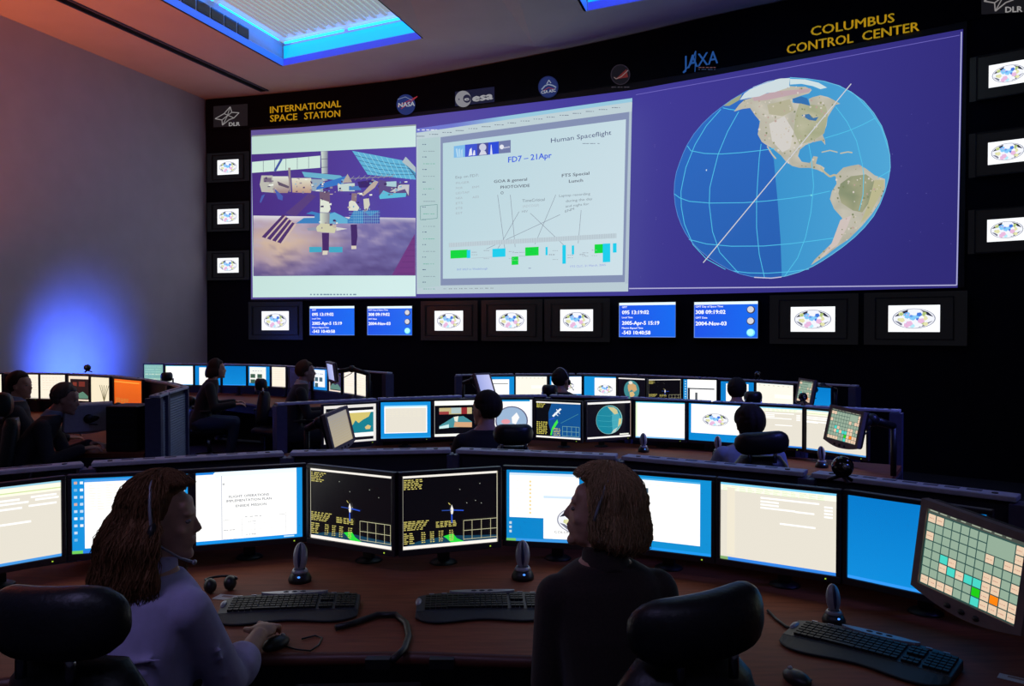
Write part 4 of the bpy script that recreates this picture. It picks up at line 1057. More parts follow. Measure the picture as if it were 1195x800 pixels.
def s_video(c):
    c.rect(0, 0, 1, 1, (8, 8, 14)); c.rect(0, 0, 1, 0.13, (250, 250, 242)); c.rect(0, 0.93, 1, 1, (246, 244, 236)); c.rect(0, 0, 0.008, 1, (200, 200, 196))
    c.rect(0.1, 0.2, 0.78, 0.38, (190, 176, 130)); c.rect(0.35, 0.2, 0.55, 0.36, (170, 190, 190)); c.rect(0.56, 0.2, 0.68, 0.38, (140, 40, 44)); c.rect(0.1, 0.3, 0.3, 0.38, (150, 60, 60))
    c.poly([(0.1, 0.7), (0.25, 0.58), (0.4, 0.46), (0.6, 0.44), (0.78, 0.6), (0.78, 0.74), (0.1, 0.76)], (70, 140, 150)); c.poly([(0.1, 0.72), (0.3, 0.66), (0.3, 0.76), (0.1, 0.78)], (200, 230, 230)); c.poly([(0.42, 0.6), (0.78, 0.62), (0.78, 0.76), (0.4, 0.74)], (206, 160, 120)); c.poly([(0.4, 0.46), (0.5, 0.44), (0.48, 0.6), (0.42, 0.58)], (226, 226, 210))
def s_badge(c):
    c.rect(0, 0, 1, 1, WHITEP); c.rect(0, 0, 0.95, 0.05, (20, 140, 200)); c.rect(0.96, 0, 1, 1, (226, 230, 236)); c.oval(0.55, 0.6, 0.36, 0.42, (90, 90, 120)); c.oval(0.55, 0.6, 0.33, 0.39, (150, 176, 205)); c.poly([(0.55, 0.5), (0.66, 0.36), (0.72, 0.5), (0.64, 0.7), (0.56, 0.66)], (240, 240, 240)); c.oval(0.42, 0.62, 0.1, 0.07, (220, 150, 160), n=12); c.poly([(0.5, 0.78), (0.72, 0.76), (0.66, 0.94), (0.5, 0.94)], (200, 80, 90)); c.rect(0, 0.96, 1, 1, (60, 150, 225))
def s_orbit(c):
    c.rect(0, 0, 1, 1, (18, 78, 140)); c.poly([(0, 0), (0.36, 0), (0.28, 0.3), (0.28, 0.6), (0.36, 0.96), (0, 0.96)], (8, 10, 18)); c.rect(0, 0, 1, 0.04, (236, 232, 226)); c.rect(0, 0.955, 1, 1, (250, 244, 238))
    Yc = (206, 196, 90)
    for k in range(4): c.scribble(0.01, 0.06 + 0.03 * k, 0.2 - 0.02 * k, 0.018, Yc, 4)
    for k in range(9): c.scribble(0.01, 0.56 + 0.04 * k, 0.25, 0.02, Yc, 5)
    c.poly([(0.42, 0.58), (0.48, 0.48), (0.5, 0.56), (0.44, 0.68), (0.38, 0.78), (0.36, 0.92), (0.32, 0.92), (0.36, 0.72)], (60, 220, 70))
    c.line([(0.38, 0.4), (0.56, 0.18)], 0.045, (235, 240, 245)); c.line([(0.46, 0.2), (0.54, 0.32)], 0.02, (220, 225, 235)); c.line([(0.42, 0.3), (0.5, 0.38)], 0.02, (200, 215, 235)); c.line([(0.3, 0.5), (0.42, 0.44)], 0.03, (40, 80, 190))
    c.line([(0.56, 0.58), (0.95, 0.3)], 0.01, (70, 140, 150))
    for x in (0.6, 0.7, 0.8, 0.9, 0.97): c.line([(x, 0.66), (x, 0.93)], 0.01, (120, 170, 160), aspect=1.4)
    for y in (0.66, 0.8, 0.92): c.line([(0.6, y), (0.97, y)], 0.01, (120, 170, 160))
    for k in range(5): c.scribble(0.4, 0.72 + 0.045 * k, 0.16, 0.02, Yc, 4)
def s_globe(c):
    c.rect(0, 0, 1, 1, (8, 8, 18)); c.rect(0, 0, 1, 0.055, (240, 238, 236)); c.rect(0, 0.955, 1, 1, (246, 242, 238)); c.rect(0.74, 0.9, 0.95, 0.94, (230, 230, 220)); c.rect(0.985, 0, 1, 1, (150, 130, 120))
    c.oval(0.5, 0.5, 0.3, 0.4, (150, 200, 190)); c.oval(0.495, 0.5, 0.29, 0.39, (20, 128, 150)); c.poly([(0.58, 0.2), (0.72, 0.34), (0.78, 0.52), (0.72, 0.74), (0.58, 0.88), (0.56, 0.5)], (64, 160, 176))
    c.poly([(0.46, 0.14), (0.6, 0.16), (0.68, 0.24), (0.7, 0.34), (0.62, 0.36), (0.56, 0.28), (0.5, 0.2)], (196, 190, 140)); c.poly([(0.72, 0.48), (0.78, 0.48), (0.77, 0.62), (0.7, 0.72)], (212, 196, 130)); c.poly([(0.6, 0.78), (0.7, 0.72), (0.64, 0.84), (0.54, 0.89)], (180, 200, 190))
    for k in range(3): c.line([(0.22 + 0.02 * k, 0.36 + 0.15 * k), (0.5, 0.4 + 0.15 * k), (0.76, 0.34 + 0.16 * k)], 0.006, (80, 180, 190))
def s_earth(c):
    c.rect(0, 0, 1, 1, (12, 10, 20)); c.rect(0, 0, 1, 0.05, (236, 230, 228)); c.oval(0.5, 0.52, 0.29, 0.42, (60, 130, 136)); c.poly([(0.36, 0.3), (0.5, 0.2), (0.66, 0.3), (0.7, 0.5), (0.6, 0.6), (0.5, 0.5), (0.4, 0.62), (0.36, 0.46)], (200, 160, 110)); c.poly([(0.42, 0.62), (0.56, 0.58), (0.62, 0.72), (0.52, 0.88), (0.44, 0.8)], (208, 176, 120)); c.oval(0.46, 0.2, 0.08, 0.07, (220, 214, 200), n=10)
def s_white(c):
    c.rect(0, 0, 1, 1, WHITEP); c.rect(0, 0, 1, 0.03, (70, 190, 220)); c.rect(0, 0.03, 0.03, 1, (220, 240, 200)); c.scribble(0.12, 0.12, 0.7, 0.01, (226, 230, 216), 7); c.scribble(0.12, 0.74, 0.7, 0.01, (222, 226, 214), 5); c.rect(0, 0.965, 1, 1, (120, 185, 235))
def s_logo(c):
    c.rect(0, 0, 1, 1, (6, 130, 205)); c.rect(0.045, 0.02, 1.0, 0.8, WHITEP); emblem(c, 0.52, 0.42, 0.25, 0.17)
def s_logo2(c):
    c.rect(0, 0, 1, 1, (20, 140, 210)); c.rect(0.33, 0.06, 1.0, 0.94, WHITEP); emblem(c, 0.66, 0.56, 0.24, 0.2)
def s_page(c):
    c.rect(0, 0, 1, 1, (246, 240, 226)); c.rect(0, 0, 1, 0.02, (200, 215, 225)); c.rect(0, 0.97, 1, 1, (120, 170, 225))
    for k in range(7): c.rect(0.06 + 0.13 * k, 0.06, 0.11 + 0.13 * k, 0.09, (206, 210, 190))
    c.rect(0.5, 0.4, 0.95, 0.55, (252, 248, 240))
def s_win(c):
    c.rect(0, 0, 1, 1, (14, 134, 206)); c.rect(0.08, 0.12, 0.84, 0.96, WHITEP); c.rect(0.1, 0.3, 0.8, 0.33, (60, 66, 80))
def s_side(c):
    c.rect(0, 0, 1, 1, WHITEP); c.rect(0, 0, 0.12, 1, (16, 130, 200)); c.rect(0.13, 0.35, 0.2, 0.9, (30, 30, 44)); c.rect(0.16, 0.36, 0.94, 0.41, (60, 64, 76)); c.rect(0.36, 0.55, 0.43, 0.95, (80, 84, 90))
    for k in range(8): c.oval(0.06, 0.08 + 0.11 * k, 0.025, 0.03, (170, 215, 235), n=8)
def s_bluewin(c):
    c.rect(0, 0, 1, 1, (10, 124, 200)); c.rect(0.16, 0.08, 0.84, 1, (250, 248, 240))
def s_cream(c):
    c.rect(0, 0, 1, 1, (244, 234, 214))
    for k in range(6): c.scribble(0.08, 0.12 + 0.1 * k, 0.8, 0.02, (230, 214, 190), 6)
    c.rect(0, 0.96, 1, 1, (200, 190, 180))
def s_teal(c):
    c.rect(0, 0, 1, 1, (126, 176, 160))
    for k in range(6): c.scribble(0.06, 0.1 + 0.13 * k, 0.85, 0.05, random.choice([(150, 200, 180), (196, 216, 190), (104, 156, 144)]), 8)
def s_mail(c):
    c.rect(0, 0, 1, 1, (12, 130, 205)); c.rect(0.06, 0.04, 0.82, 0.86, (236, 238, 230))
    for (x, y) in ((0.1, 0.4), (0.42, 0.4), (0.1, 0.68)): c.rect(x, y, x + 0.22, y + 0.2, (60, 90, 70))
    c.scribble(0.2, 0.22, 0.5, 0.03, (150, 160, 170), 4)
def s_dark(c):
    c.rect(0, 0, 1, 1, (26, 18, 26)); c.scribble(0.1, 0.2, 0.6, 0.03, (50, 40, 50), 5)
def s_photo(c):
    c.rect(0, 0, 1, 1, (236, 218, 196)); c.rect(0.08, 0.12, 0.98, 0.94, (40, 24, 24)); c.poly([(0.1, 0.8), (0.3, 0.6), (0.5, 0.7), (0.7, 0.62), (0.95, 0.8), (0.95, 0.9), (0.1, 0.9)], (90, 130, 110)); c.rect(0.2, 0.25, 0.4, 0.4, (120, 50, 40)); c.rect(0.5, 0.22, 0.8, 0.42, (110, 44, 36))
def s_plant(c):
    c.rect(0, 0, 1, 1, (240, 226, 196))
    for a in (-0.2, -0.1, 0.0, 0.12, 0.22): c.line([(0.7, 0.95), (0.7 + a * 0.6, 0.6), (0.7 + a * 1.2, 0.3)], 0.03, (120, 110, 80))
def s_orange(c):
    c.rect(0, 0, 1, 1, lambda x, y: mixc((236, 104, 20), (206, 84, 26), y)); c.rect(0, 0.08, 0.9, 0.12, (250, 160, 60))
    for k in range(5): c.scribble(0.05, 0.72 + 0.05 * k, 0.5, 0.02, (200, 140, 60), 5)

def monitor(xl, yl, xr, yr, ztop, draw, label, group, hgt=0.302, arm=False, strength=None):
    A, B = atz(xl, yl, ztop), atz(xr, yr, ztop)
    m = (A + B) / 2; d = B - A; w_ = math.hypot(d.x, d.y); rz = math.atan2(d.y, d.x)
    t = thing('desktop_monitor', label, 'monitor', (m.x, m.y, DESKZ), rz, group)
    zt = ztop - DESKZ; zb = zt - hgt; b = 0.017
    mb = MB(); zc = (zt + zb) / 2
    mb.box((0, 0.012, zt + b / 2), (w_ + 2 * b, 0.03, b)); mb.box((0, 0.012, zb - b * 0.75), (w_ + 2 * b, 0.03, b * 1.5))
    for s in (-1, 1): mb.box((s * (w_ / 2 + b / 2), 0.012, zc), (b, 0.03, hgt))
    mb.build('bezel', BEZEL, t, bevel=0.003)
    MB().box((0, 0.022, zc), (w_ + 0.01, 0.03, hgt + 0.01)).rbox((0, 0.055, zc), (w_ * 0.7, 0.05, hgt * 0.75), 0.03).build('back_housing', BLACK, t)
    mb = MB(); mb.box((0, 0.13, zc / 2), (0.05, 0.025, zc)); mb.box((0, 0.105, zc), (0.07, 0.06, 0.07)); mb.build('stand_neck', BLACK, t, bevel=0.004)
    MB().lathe([(0.001, 0.014), (0.04, 0.012), (0.055, 0.005), (0.06, 0.0), (0.001, 0.0)], 24, (0, 0.13, 0)).build('stand_foot', BLACK, t, True)
    MB().box((w_ / 2 - 0.035, -0.004, zb - b * 0.8), (0.005, 0.003, 0.004)).build('power_light', LEDG, t)
    c = Canvas(lambda u, v, dd: Vector((-w_ / 2 + u * w_, 0.0065 - dd, zt - v * hgt)), 0.00012)
    draw(c); c.build('screen_picture', SCR_NEAR, t)
    return t
front = [(-62, 576, 71.3, 560.2, s_form2, 'beige data form with white rows, leftmost'), (83.3, 558.8, 218.9, 552.6, s_icons, 'icons and white window behind the lilac shirt'), (228.5, 552, 352.6, 545, s_plan, 'FLIGHT OPERATIONS document page'),
         (361, 545.7, 456.7, 555.8, s_track, 'black tracking plot, left one of the angled pair'), (470, 555.8, 581, 549, s_track, 'black tracking plot, right one of the angled pair'), (591, 547.8, 703, 551.3, s_files, 'file list and oval emblem left of the blond head'),
         (715, 551.7, 830, 561, s_web, 'white web page with two small globe pictures'), (840.7, 562, 976, 576, s_form, 'plain beige form, behind the dark chair headrest'), (989, 577, 1151, 600.5, s_blue, 'plain blue screen partly behind the touch panel')]
for (a, b, c_, d, f, lab) in front:
    monitor(a, b, c_, d, Z_F, f, 'black monitor on front console showing ' + lab, 'monitors on the front console')
row2 = [(378, 473.9, 439, 470.5, s_map, 'world map behind a tilted touch panel'), (444.4, 469.3, 502.5, 468.3, s_list, 'beige list window on blue'), (507, 467.8, 563, 466.6, s_video, 'dark video stills left of the dark-haired man'), (568, 466.4, 621, 466.2, s_badge, 'round badge partly behind a headrest'),
        (625.5, 467.9, 677.4, 470.2, s_orbit, 'blue orbit plot with green patch'), (685.6, 469.7, 736.7, 467.4, s_globe, 'teal globe on black, right of the angled pair'), (741.8, 468.2, 799, 470, s_white, 'almost blank white page'), (803.8, 470, 864, 472.8, s_logo, 'oval emblem on white with blue strip below'),
        (870, 473.3, 936, 476.8, s_form, 'beige form behind the wide headrest'), (941, 477.5, 1011, 484, s_form2, 'beige form behind the right touch panel')]
for (a, b, c_, d, f, lab) in row2:
    monitor(a, b, c_, d, Z_2, f, 'black monitor on middle console showing ' + lab, 'monitors on the middle console')
row3 = [(564, 439.6, 600, 439.2, s_win, 'white window on blue beside the tilted white panel'), (602, 439, 638, 439.1, s_page, 'cream page, second from left'), (642, 439, 678.6, 438.9, s_logo, 'white page behind the person with a headset'), (681.7, 438.8, 718.7, 439.6, s_logo2, 'oval emblem on white with blue left strip'), (721.5, 440.4, 752.5, 441.8, s_earth, 'small brown and teal globe on black'),
        (757, 442.6, 794.6, 442.3, s_track, 'black tracking plot'), (797.5, 442.4, 836, 443.4, s_side, 'white page with blue icon column'), (841, 444.6, 879.6, 446.2, s_bluewin, 'white window on blue behind a dark head'), (882.6, 446.4, 925.6, 449.4, s_page, 'cream page, left of the small touch panel'), (932, 450, 969.5, 452.8, s_blue, 'plain blue screen, rightmost')]
for (a, b, c_, d, f, lab) in row3:
    monitor(a, b, c_, d, Z_3, f, 'black monitor on far console showing ' + lab, 'monitors on the far console', 0.29)
rowB = [(168, 425.2, 190, 425.4, s_teal, 'teal picture, leftmost'), (193, 426.4, 225, 426.6, s_white, 'white page above a black headrest'), (227.5, 426.6, 257, 426.8, s_bluewin, 'white window behind the long-haired woman'), (259.8, 426.8, 286.8, 427, s_blue, 'plain blue screen'), (289.5, 427, 314.5, 427.6, s_mail, 'thumbnails on white, left of the man'), (317, 427.9, 333, 428.4, s_cream, 'beige page at the back of the man'),
        (337, 428.8, 362, 429.8, s_dark, 'dark picture in front of the man'), (365.5, 430, 381.6, 431, s_mail, 'thumbnails on blue, right of the man'), (383.6, 431.2, 397.5, 432.4, s_photo, 'dark photo beside the small touch panel'), (401, 432.8, 413.5, 434, s_cream, 'beige page behind the black arm'), (415.7, 434.4, 426.8, 435.8, s_cream, 'beige page, rightmost')]
for (a, b, c_, d, f, lab) in rowB:
    monitor(a, b, c_, d, Z_B, f, 'black monitor on corner console showing ' + lab, 'monitors on the corner console', 0.285)
rowL = [(-20, 436.4, 1.5, 436.6, s_cream, 'cream page, cut by the left picture edge'), (28.5, 436.8, 44.5, 436.9, s_cream, 'cream page beside the dark-haired man'), (46.8, 437, 75.7, 437.3, s_cream, 'cream page above the leaning man'), (79.5, 438.3, 103.2, 439, s_photo, 'dark photo framed in cream'), (105.7, 439.6, 127.2, 440.8, s_plant, 'plant drawing on cream'), (132.7, 441.6, 165, 444.6, s_orange, 'glowing orange picture')]
for (a, b, c_, d, f, lab) in rowL:
    monitor(a, b, c_, d, Z_L, f, 'monitor on left console showing ' + lab, 'monitors on the left console', 0.285)

# ------------------------------------------------------------------ touch panels on arms
def s_touch(c):
    c.rect(0, 0, 1, 1, (44, 78, 74)); c.rect(0, 0, 1, 0.05, (70, 76, 70)); c.scribble(0.02, 0.015, 0.9, 0.015, (150, 160, 140), 8)
    G, K, Cc = (142, 166, 146), (224, 196, 168), (70, 206, 190)
    kk = {(0, 0): K, (1, 0): K, (0, 2): K, (2, 4): Cc, (3, 4): K, (2, 5): K, (3, 5): Cc, (4, 5): K, (5, 5): Cc, (6, 5): Cc, (6, 6): (30, 196, 20), (6, 7): Cc, (0, 7): K, (1, 7): K, (2, 7): K, (3, 7): K,
          (7, 2): K, (9, 2): K, (10, 2): K, (7, 4): K, (8, 4): K, (7, 5): K, (8, 5): K, (10, 4): K, (7, 6): K, (8, 6): (244, 128, 16), (9, 6): K, (10, 6): K, (7, 7): K, (8, 7): K, (9, 7): K, (10, 7): K, (10, 0): K, (10, 1): K}
    c.layer += 1
    for i in range(11):
        for j in range(8):
            if 7 <= i <= 9 and j <= 1: continue
            x0, y0 = 0.012 + i * 0.09, 0.07 + j * 0.116
            c._emit([(x0, y0), (x0 + 0.08, y0), (x0 + 0.08, y0 + 0.102), (x0, y0 + 0.102)], kk.get((i, j), G))
    c.rect(0.642, 0.07, 0.902, 0.29, G)
    for (i, j), v in kk.items():
        if v == K: c.scribble(0.024 + i * 0.09, 0.115 + j * 0.116, 0.056, 0.012, (196, 150, 130), 3)
def s_touch_grey(c):
    c.rect(0, 0, 1, 1, lambda x, y: mixc((150, 146, 140), (172, 160, 134), y))
    for k in range(10): c.line([(0.02, 0.2 + 0.08 * k), (0.98, 0.2 + 0.08 * k)], 0.012, (166, 150, 118))
def s_touch_white(c):
    c.rect(0, 0, 1, 1, lambda x, y: mixc((150, 160, 215), (186, 190, 232), x))
def touch_panel(label, loc, rot, w_, h_, draw, arm_to, strength=SCR_NEAR, body=GREYP):
    loc = Vector(loc)
    M = Matrix.Rotation(rot[0], 3, 'Z') @ Matrix.Rotation(rot[1], 3, 'X') @ Matrix.Rotation(rot[2], 3, 'Y')
    t = thing('touch_panel', label, 'touch panel', loc, 0); t.rotation_euler = M.to_euler()
    b = 0.022; mb = MB()
    mb.box((0, 0.01, h_ / 2 + b / 2), (w_ + 2 * b, 0.03, b)); 
    for s in (-1, 1): mb.box((s * (w_ / 2 + b / 2), 0.01, 0), (b, 0.03, h_))
    # lower bezel bulges downwards in the middle
    n = 10; low = [(-w_ / 2 - b, -h_ / 2)] + [(-w_ / 2 - b + (w_ + 2 * b) * k / n, -h_ / 2 - 0.016 - 0.03 * math.sin(math.pi * k / n)) for k in range(n + 1)] + [(w_ / 2 + b, -h_ / 2)]
    vs = [(x, -0.005, z) for x, z in low] + [(x, 0.025, z) for x, z in low]; N = len(low)
    mb.add(vs, [tuple(range(N)), tuple(reversed(range(N, 2 * N)))] + [(k, (k + 1) % N, N + (k + 1) % N, N + k) for k in range(N)])
    mb.build('bezel', body, t)
    MB().rbox((0, 0.035, 0), (w_ + 2 * b, 0.03, h_ + 2 * b), 0.02).build('back_housing', BLACK if body is GREYP else body, t)
    for k in range(3): MB().ell(((k - 1) * 0.045, -0.006, -h_ / 2 - 0.026), (0.011, 0.006, 0.008), n=10, m=6).build('button', BLACK, t, True)
    c = Canvas(lambda u, v, dd: Vector((-w_ / 2 + u * w_, 0.003 - dd, h_ / 2 - v * h_)), 0.0001)
    draw(c); c.build('screen_picture', strength, t)
    # jointed arm, in panel space
    Mi = M.transposed(); tip = Mi @ (Vector(arm_to) - loc); st = Vector((0, 0.06, -0.01)); mid = (st + tip) / 2 + Mi @ Vector((0, 0, 0.05))
    MB().ell((0, 0.055, 0), (0.04, 0.03, 0.04), n=12, m=8).build('arm_joint', BLACK, t, True)
    MB().tube([st, mid], [0.028, 0.032], 10).build('upper_arm', BLACK, t, True); MB().tube([mid, tip], [0.032, 0.024], 10).build('lower_arm', BLACK, t, True)
    MB().ell(mid, (0.045, 0.045, 0.045), n=12, m=8).build('elbow_joint', BLACK, t, True)
    MB().tube([st + Vector((0, 0.02, -0.03)), (st + mid) / 2 + Mi @ Vector((0, 0, -0.09)), mid + Mi @ Vector((0, 0, -0.05))], 0.005, 6).build('cable', BLACK, t, True)
    bs = Mi @ (Vector((arm_to[0], arm_to[1], DESKZ)) - loc); MB().tube([bs, tip], 0.02, 10).build('arm_post', BLACK, t, True)
    return t
touch_panel('large tilted touch panel with a grid of green and cream buttons, right foreground', (1.288, 2.318, 1.085), (-1.158, -0.033, 0.108), 0.305, 0.23, s_touch, (1.62, 2.32, 1.02))
touch_panel('touch panel with grid of buttons on a black arm, middle console right end', (2.20, 5.475, 1.096), (-1.201, -0.179, 0.073), 0.268, 0.202, s_touch, (2.60, 5.62, 1.08))
touch_panel('tilted touch panel with greyish lit face, middle console left end', (-1.196, 5.744, 1.051), (1.219, -0.189, -0.129), 0.26, 0.216, s_touch_grey, (-1.48, 5.95, 1.02))
touch_panel('tilted touch panel glowing pale blue, far console left end', (-0.331, 10.2, 1.056), (0.96, -0.377, 0.028), 0.272, 0.238, s_touch_white, (-0.62, 10.5, 1.05))
touch_panel('small touch panel with dim button grid, far console right end', (3.155, 8.9, 1.063), (-1.236, -0.178, 0.044), 0.218, 0.228, s_touch, (3.55, 9.05, 1.07))
touch_panel('small touch panel on a long black arm, corner console', (-2.25, 10.25, 1.20), (-1.05, 0.15, 0.05), 0.24, 0.2, s_touch_white, (-1.75, 10.1, 1.18))
touch_panel('touch panel seen from behind with grey housing, left console', (-3.50, 6.80, 1.02), (-2.45, -0.3, 0.0), 0.32, 0.2, s_touch_grey, (-3.22, 7.25, 1.05), body=mat('panel_back_grey', (190, 192, 205), 0.5, noise_scale=40, amount=0.08))

# black equipment box on the near end of the left console
eq = thing('equipment_box', 'tall black equipment box on the left console near its louvered end', 'box', (-3.17, 6.86, DESKZ), R(-3))
MB().rbox((0, 0, 0.185), (0.26, 0.3, 0.37), 0.012).build('case', BLACK, eq)
for k in range(5): MB().box((0, -0.151, 0.06 + 0.06 * k), (0.2, 0.004, 0.012)).build('vent_slot', NAVY, eq)

# ================================================================== CHAIRS
def office_chair(label, px, py_top, Y, yaw, hw, hh, leather=LEATHER, seat_z=0.47, reach=0.0):
    """px, py_top: middle of the headrest's upper edge at depth Y"""
    top = at(px, py_top, Y)
    f = Vector((-math.sin(yaw), math.cos(yaw)))           # facing direction
    base = Vector((top.x, top.y)) + f * 0.24
    t = thing('office_chair', label, 'chair', (base.x, base.y, 0), yaw, 'office chairs of the operators')
    zt = top.z; by = -0.24
    hr = MB(); rings = []
    for k in range(9):                                     # padded headrest, bowed in plan
        u = -1 + k / 4; x = u * hw / 2; w_ = (1 - abs(u) ** 7) ** 0.5 if abs(u) < 1 else 0
        rz_, ry_ = hh / 2 * (0.45 + 0.55 * w_), 0.055 * (0.35 + 0.65 * w_); cy = by + 0.05 * u * u
        rings.append([Vector((x, cy + ry_ * math.cos(R(a)), zt - hh / 2 + rz_ * math.copysign(abs(math.sin(R(a))) ** 0.7, math.sin(R(a))))) for a in range(0, 360, 24)])
    roll = Matrix.Rotation(R(-5), 3, 'Y') if hw > 0.3 else Matrix.Identity(3); pc = Vector((0, by, zt - hh / 2))
    rings = [[pc + roll @ (p - pc) for p in r_] for r_ in rings]
    hr.loft(rings); o = hr.build('headrest', leather, t, True)
    m = o.modifiers.new('sub', 'SUBSURF'); m.levels = m.render_levels = 1
    # backrest cushion below
    zb, ze = seat_z + 0.06, zt - hh - 0.015; rings = []; bw = hw * 1.2
    for k in range(9):
        v = k / 8; z = zb + (ze - zb) * v; wv = bw / 2 * (0.82 + 0.18 * math.sin(math.pi * min(1, v * 1.15))) * (0.72 if k in (0, 8) else 1.0)
        th = 0.05 if k in (0, 8) else 0.075; yy = by + 0.035 + 0.05 * math.cos(v * math.pi) * -0.5
        rings.append([Vector((wv * math.copysign(abs(math.cos(R(a))) ** 0.6, math.cos(R(a))), yy + 0.04 * abs(math.cos(R(a))) ** 2 + th * 0.75 * math.sin(R(a)), z)) for a in range(0, 360, 20)])
    o = MB().loft(rings).build('backrest', leather, t, True)
    for s in (-1, 1): MB().tube([(s * 0.07, by, ze - 0.03), (s * 0.07, by, zt - hh + 0.04)], 0.012, 8).build('headrest_post', CHROME, t, True)
    MB().rbox((0, 0.02, seat_z - 0.05), (0.5, 0.48, 0.1), 0.08, 4, axis=2).build('seat', leather, t, True)
    for s in (-1, 1):
        a = MB().tube([(s * 0.25, -0.08, seat_z - 0.06), (s * 0.29, -0.06, seat_z + 0.06), (s * 0.29, -0.02, seat_z + 0.2)], 0.016, 8).build('armrest', BLACK, t, True)
        MB().rbox((s * 0.29, 0.03, seat_z + 0.215), (0.07, 0.26, 0.03), 0.03, 3, axis=2).build('arm_pad', leather, a, True)
    MB().cone((0, 0, 0.1), (0, 0, seat_z - 0.1), 0.028, 0.024, 14).build('gas_column', CHROME, t, True)
    for k in range(5):
        an = R(72 * k + 20); d = Vector((math.cos(an), math.sin(an), 0))
        lg = MB().tube([d * 0.03 + Vector((0, 0, 0.11)), d * 0.28 + Vector((0, 0, 0.075))], [0.026, 0.016], 8).build('base_leg', BLACK, t, True)
        MB().cone(d * 0.28 + Vector((-d.y, d.x, 0)) * -0.022 + Vector((0, 0, 0.03)), d * 0.28 + Vector((-d.y, d.x, 0)) * 0.022 + Vector((0, 0, 0.03)), 0.03, 0.03, 12).build('castor', BLACK, lg)
    return t

# ================================================================== PEOPLE
def bone2(S, T, l1, l2, pole):
    d = T - S; L = min(d.length, (l1 + l2) * 0.995); u = d.normalized()
    a = (l1 * l1 - l2 * l2 + L * L) / (2 * L); h = math.sqrt(max(0, l1 * l1 - a * a))
    p = pole - u * pole.dot(u); p.normalize()
    return S + u * a + p * h, S + u * L
def add_hand(mb, wrist, d, nrm, side, curl=0.5, r=0.0085):
    """palm and five fingers; d forward, nrm = back of the hand"""
    d = d.normalized(); nrm = (nrm - d * nrm.dot(d)).normalized(); x = d.cross(nrm).normalized() * side     # x = towards the thumb's opposite
    M = Matrix((x, d, nrm)).transposed()
    mb.ell(wrist + d * 0.045, (0.040, 0.05, 0.016), M, 14, 8)
    for k, (off, ln) in enumerate(((-0.029, 0.070), (-0.010, 0.080), (0.010, 0.075), (0.029, 0.058))):
        p = wrist + d * 0.085 + x * off; a1 = curl * 0.55; q = p + (d * math.cos(a1) - nrm * math.sin(a1) + x * off * 1.2) * ln * 0.5
        a2 = curl * 1.5; e = q + (d * math.cos(a2) - nrm * math.sin(a2)) * ln * 0.5
        mb.cap(p, r * 1.08, q, r, 10); mb.cap(q, r, e, r * 0.85, 10)
    p = wrist + d * 0.025 - x * 0.028; q = p + (d * 0.6 - x * 0.75 - nrm * 0.25) * 0.042; e = q + (d * 0.9 - x * 0.1 - nrm * 0.35) * 0.034
    mb.cap(p, r * 1.5, q, r * 1.15, 10); mb.cap(q, r * 1.15, e, r * 0.9, 10)
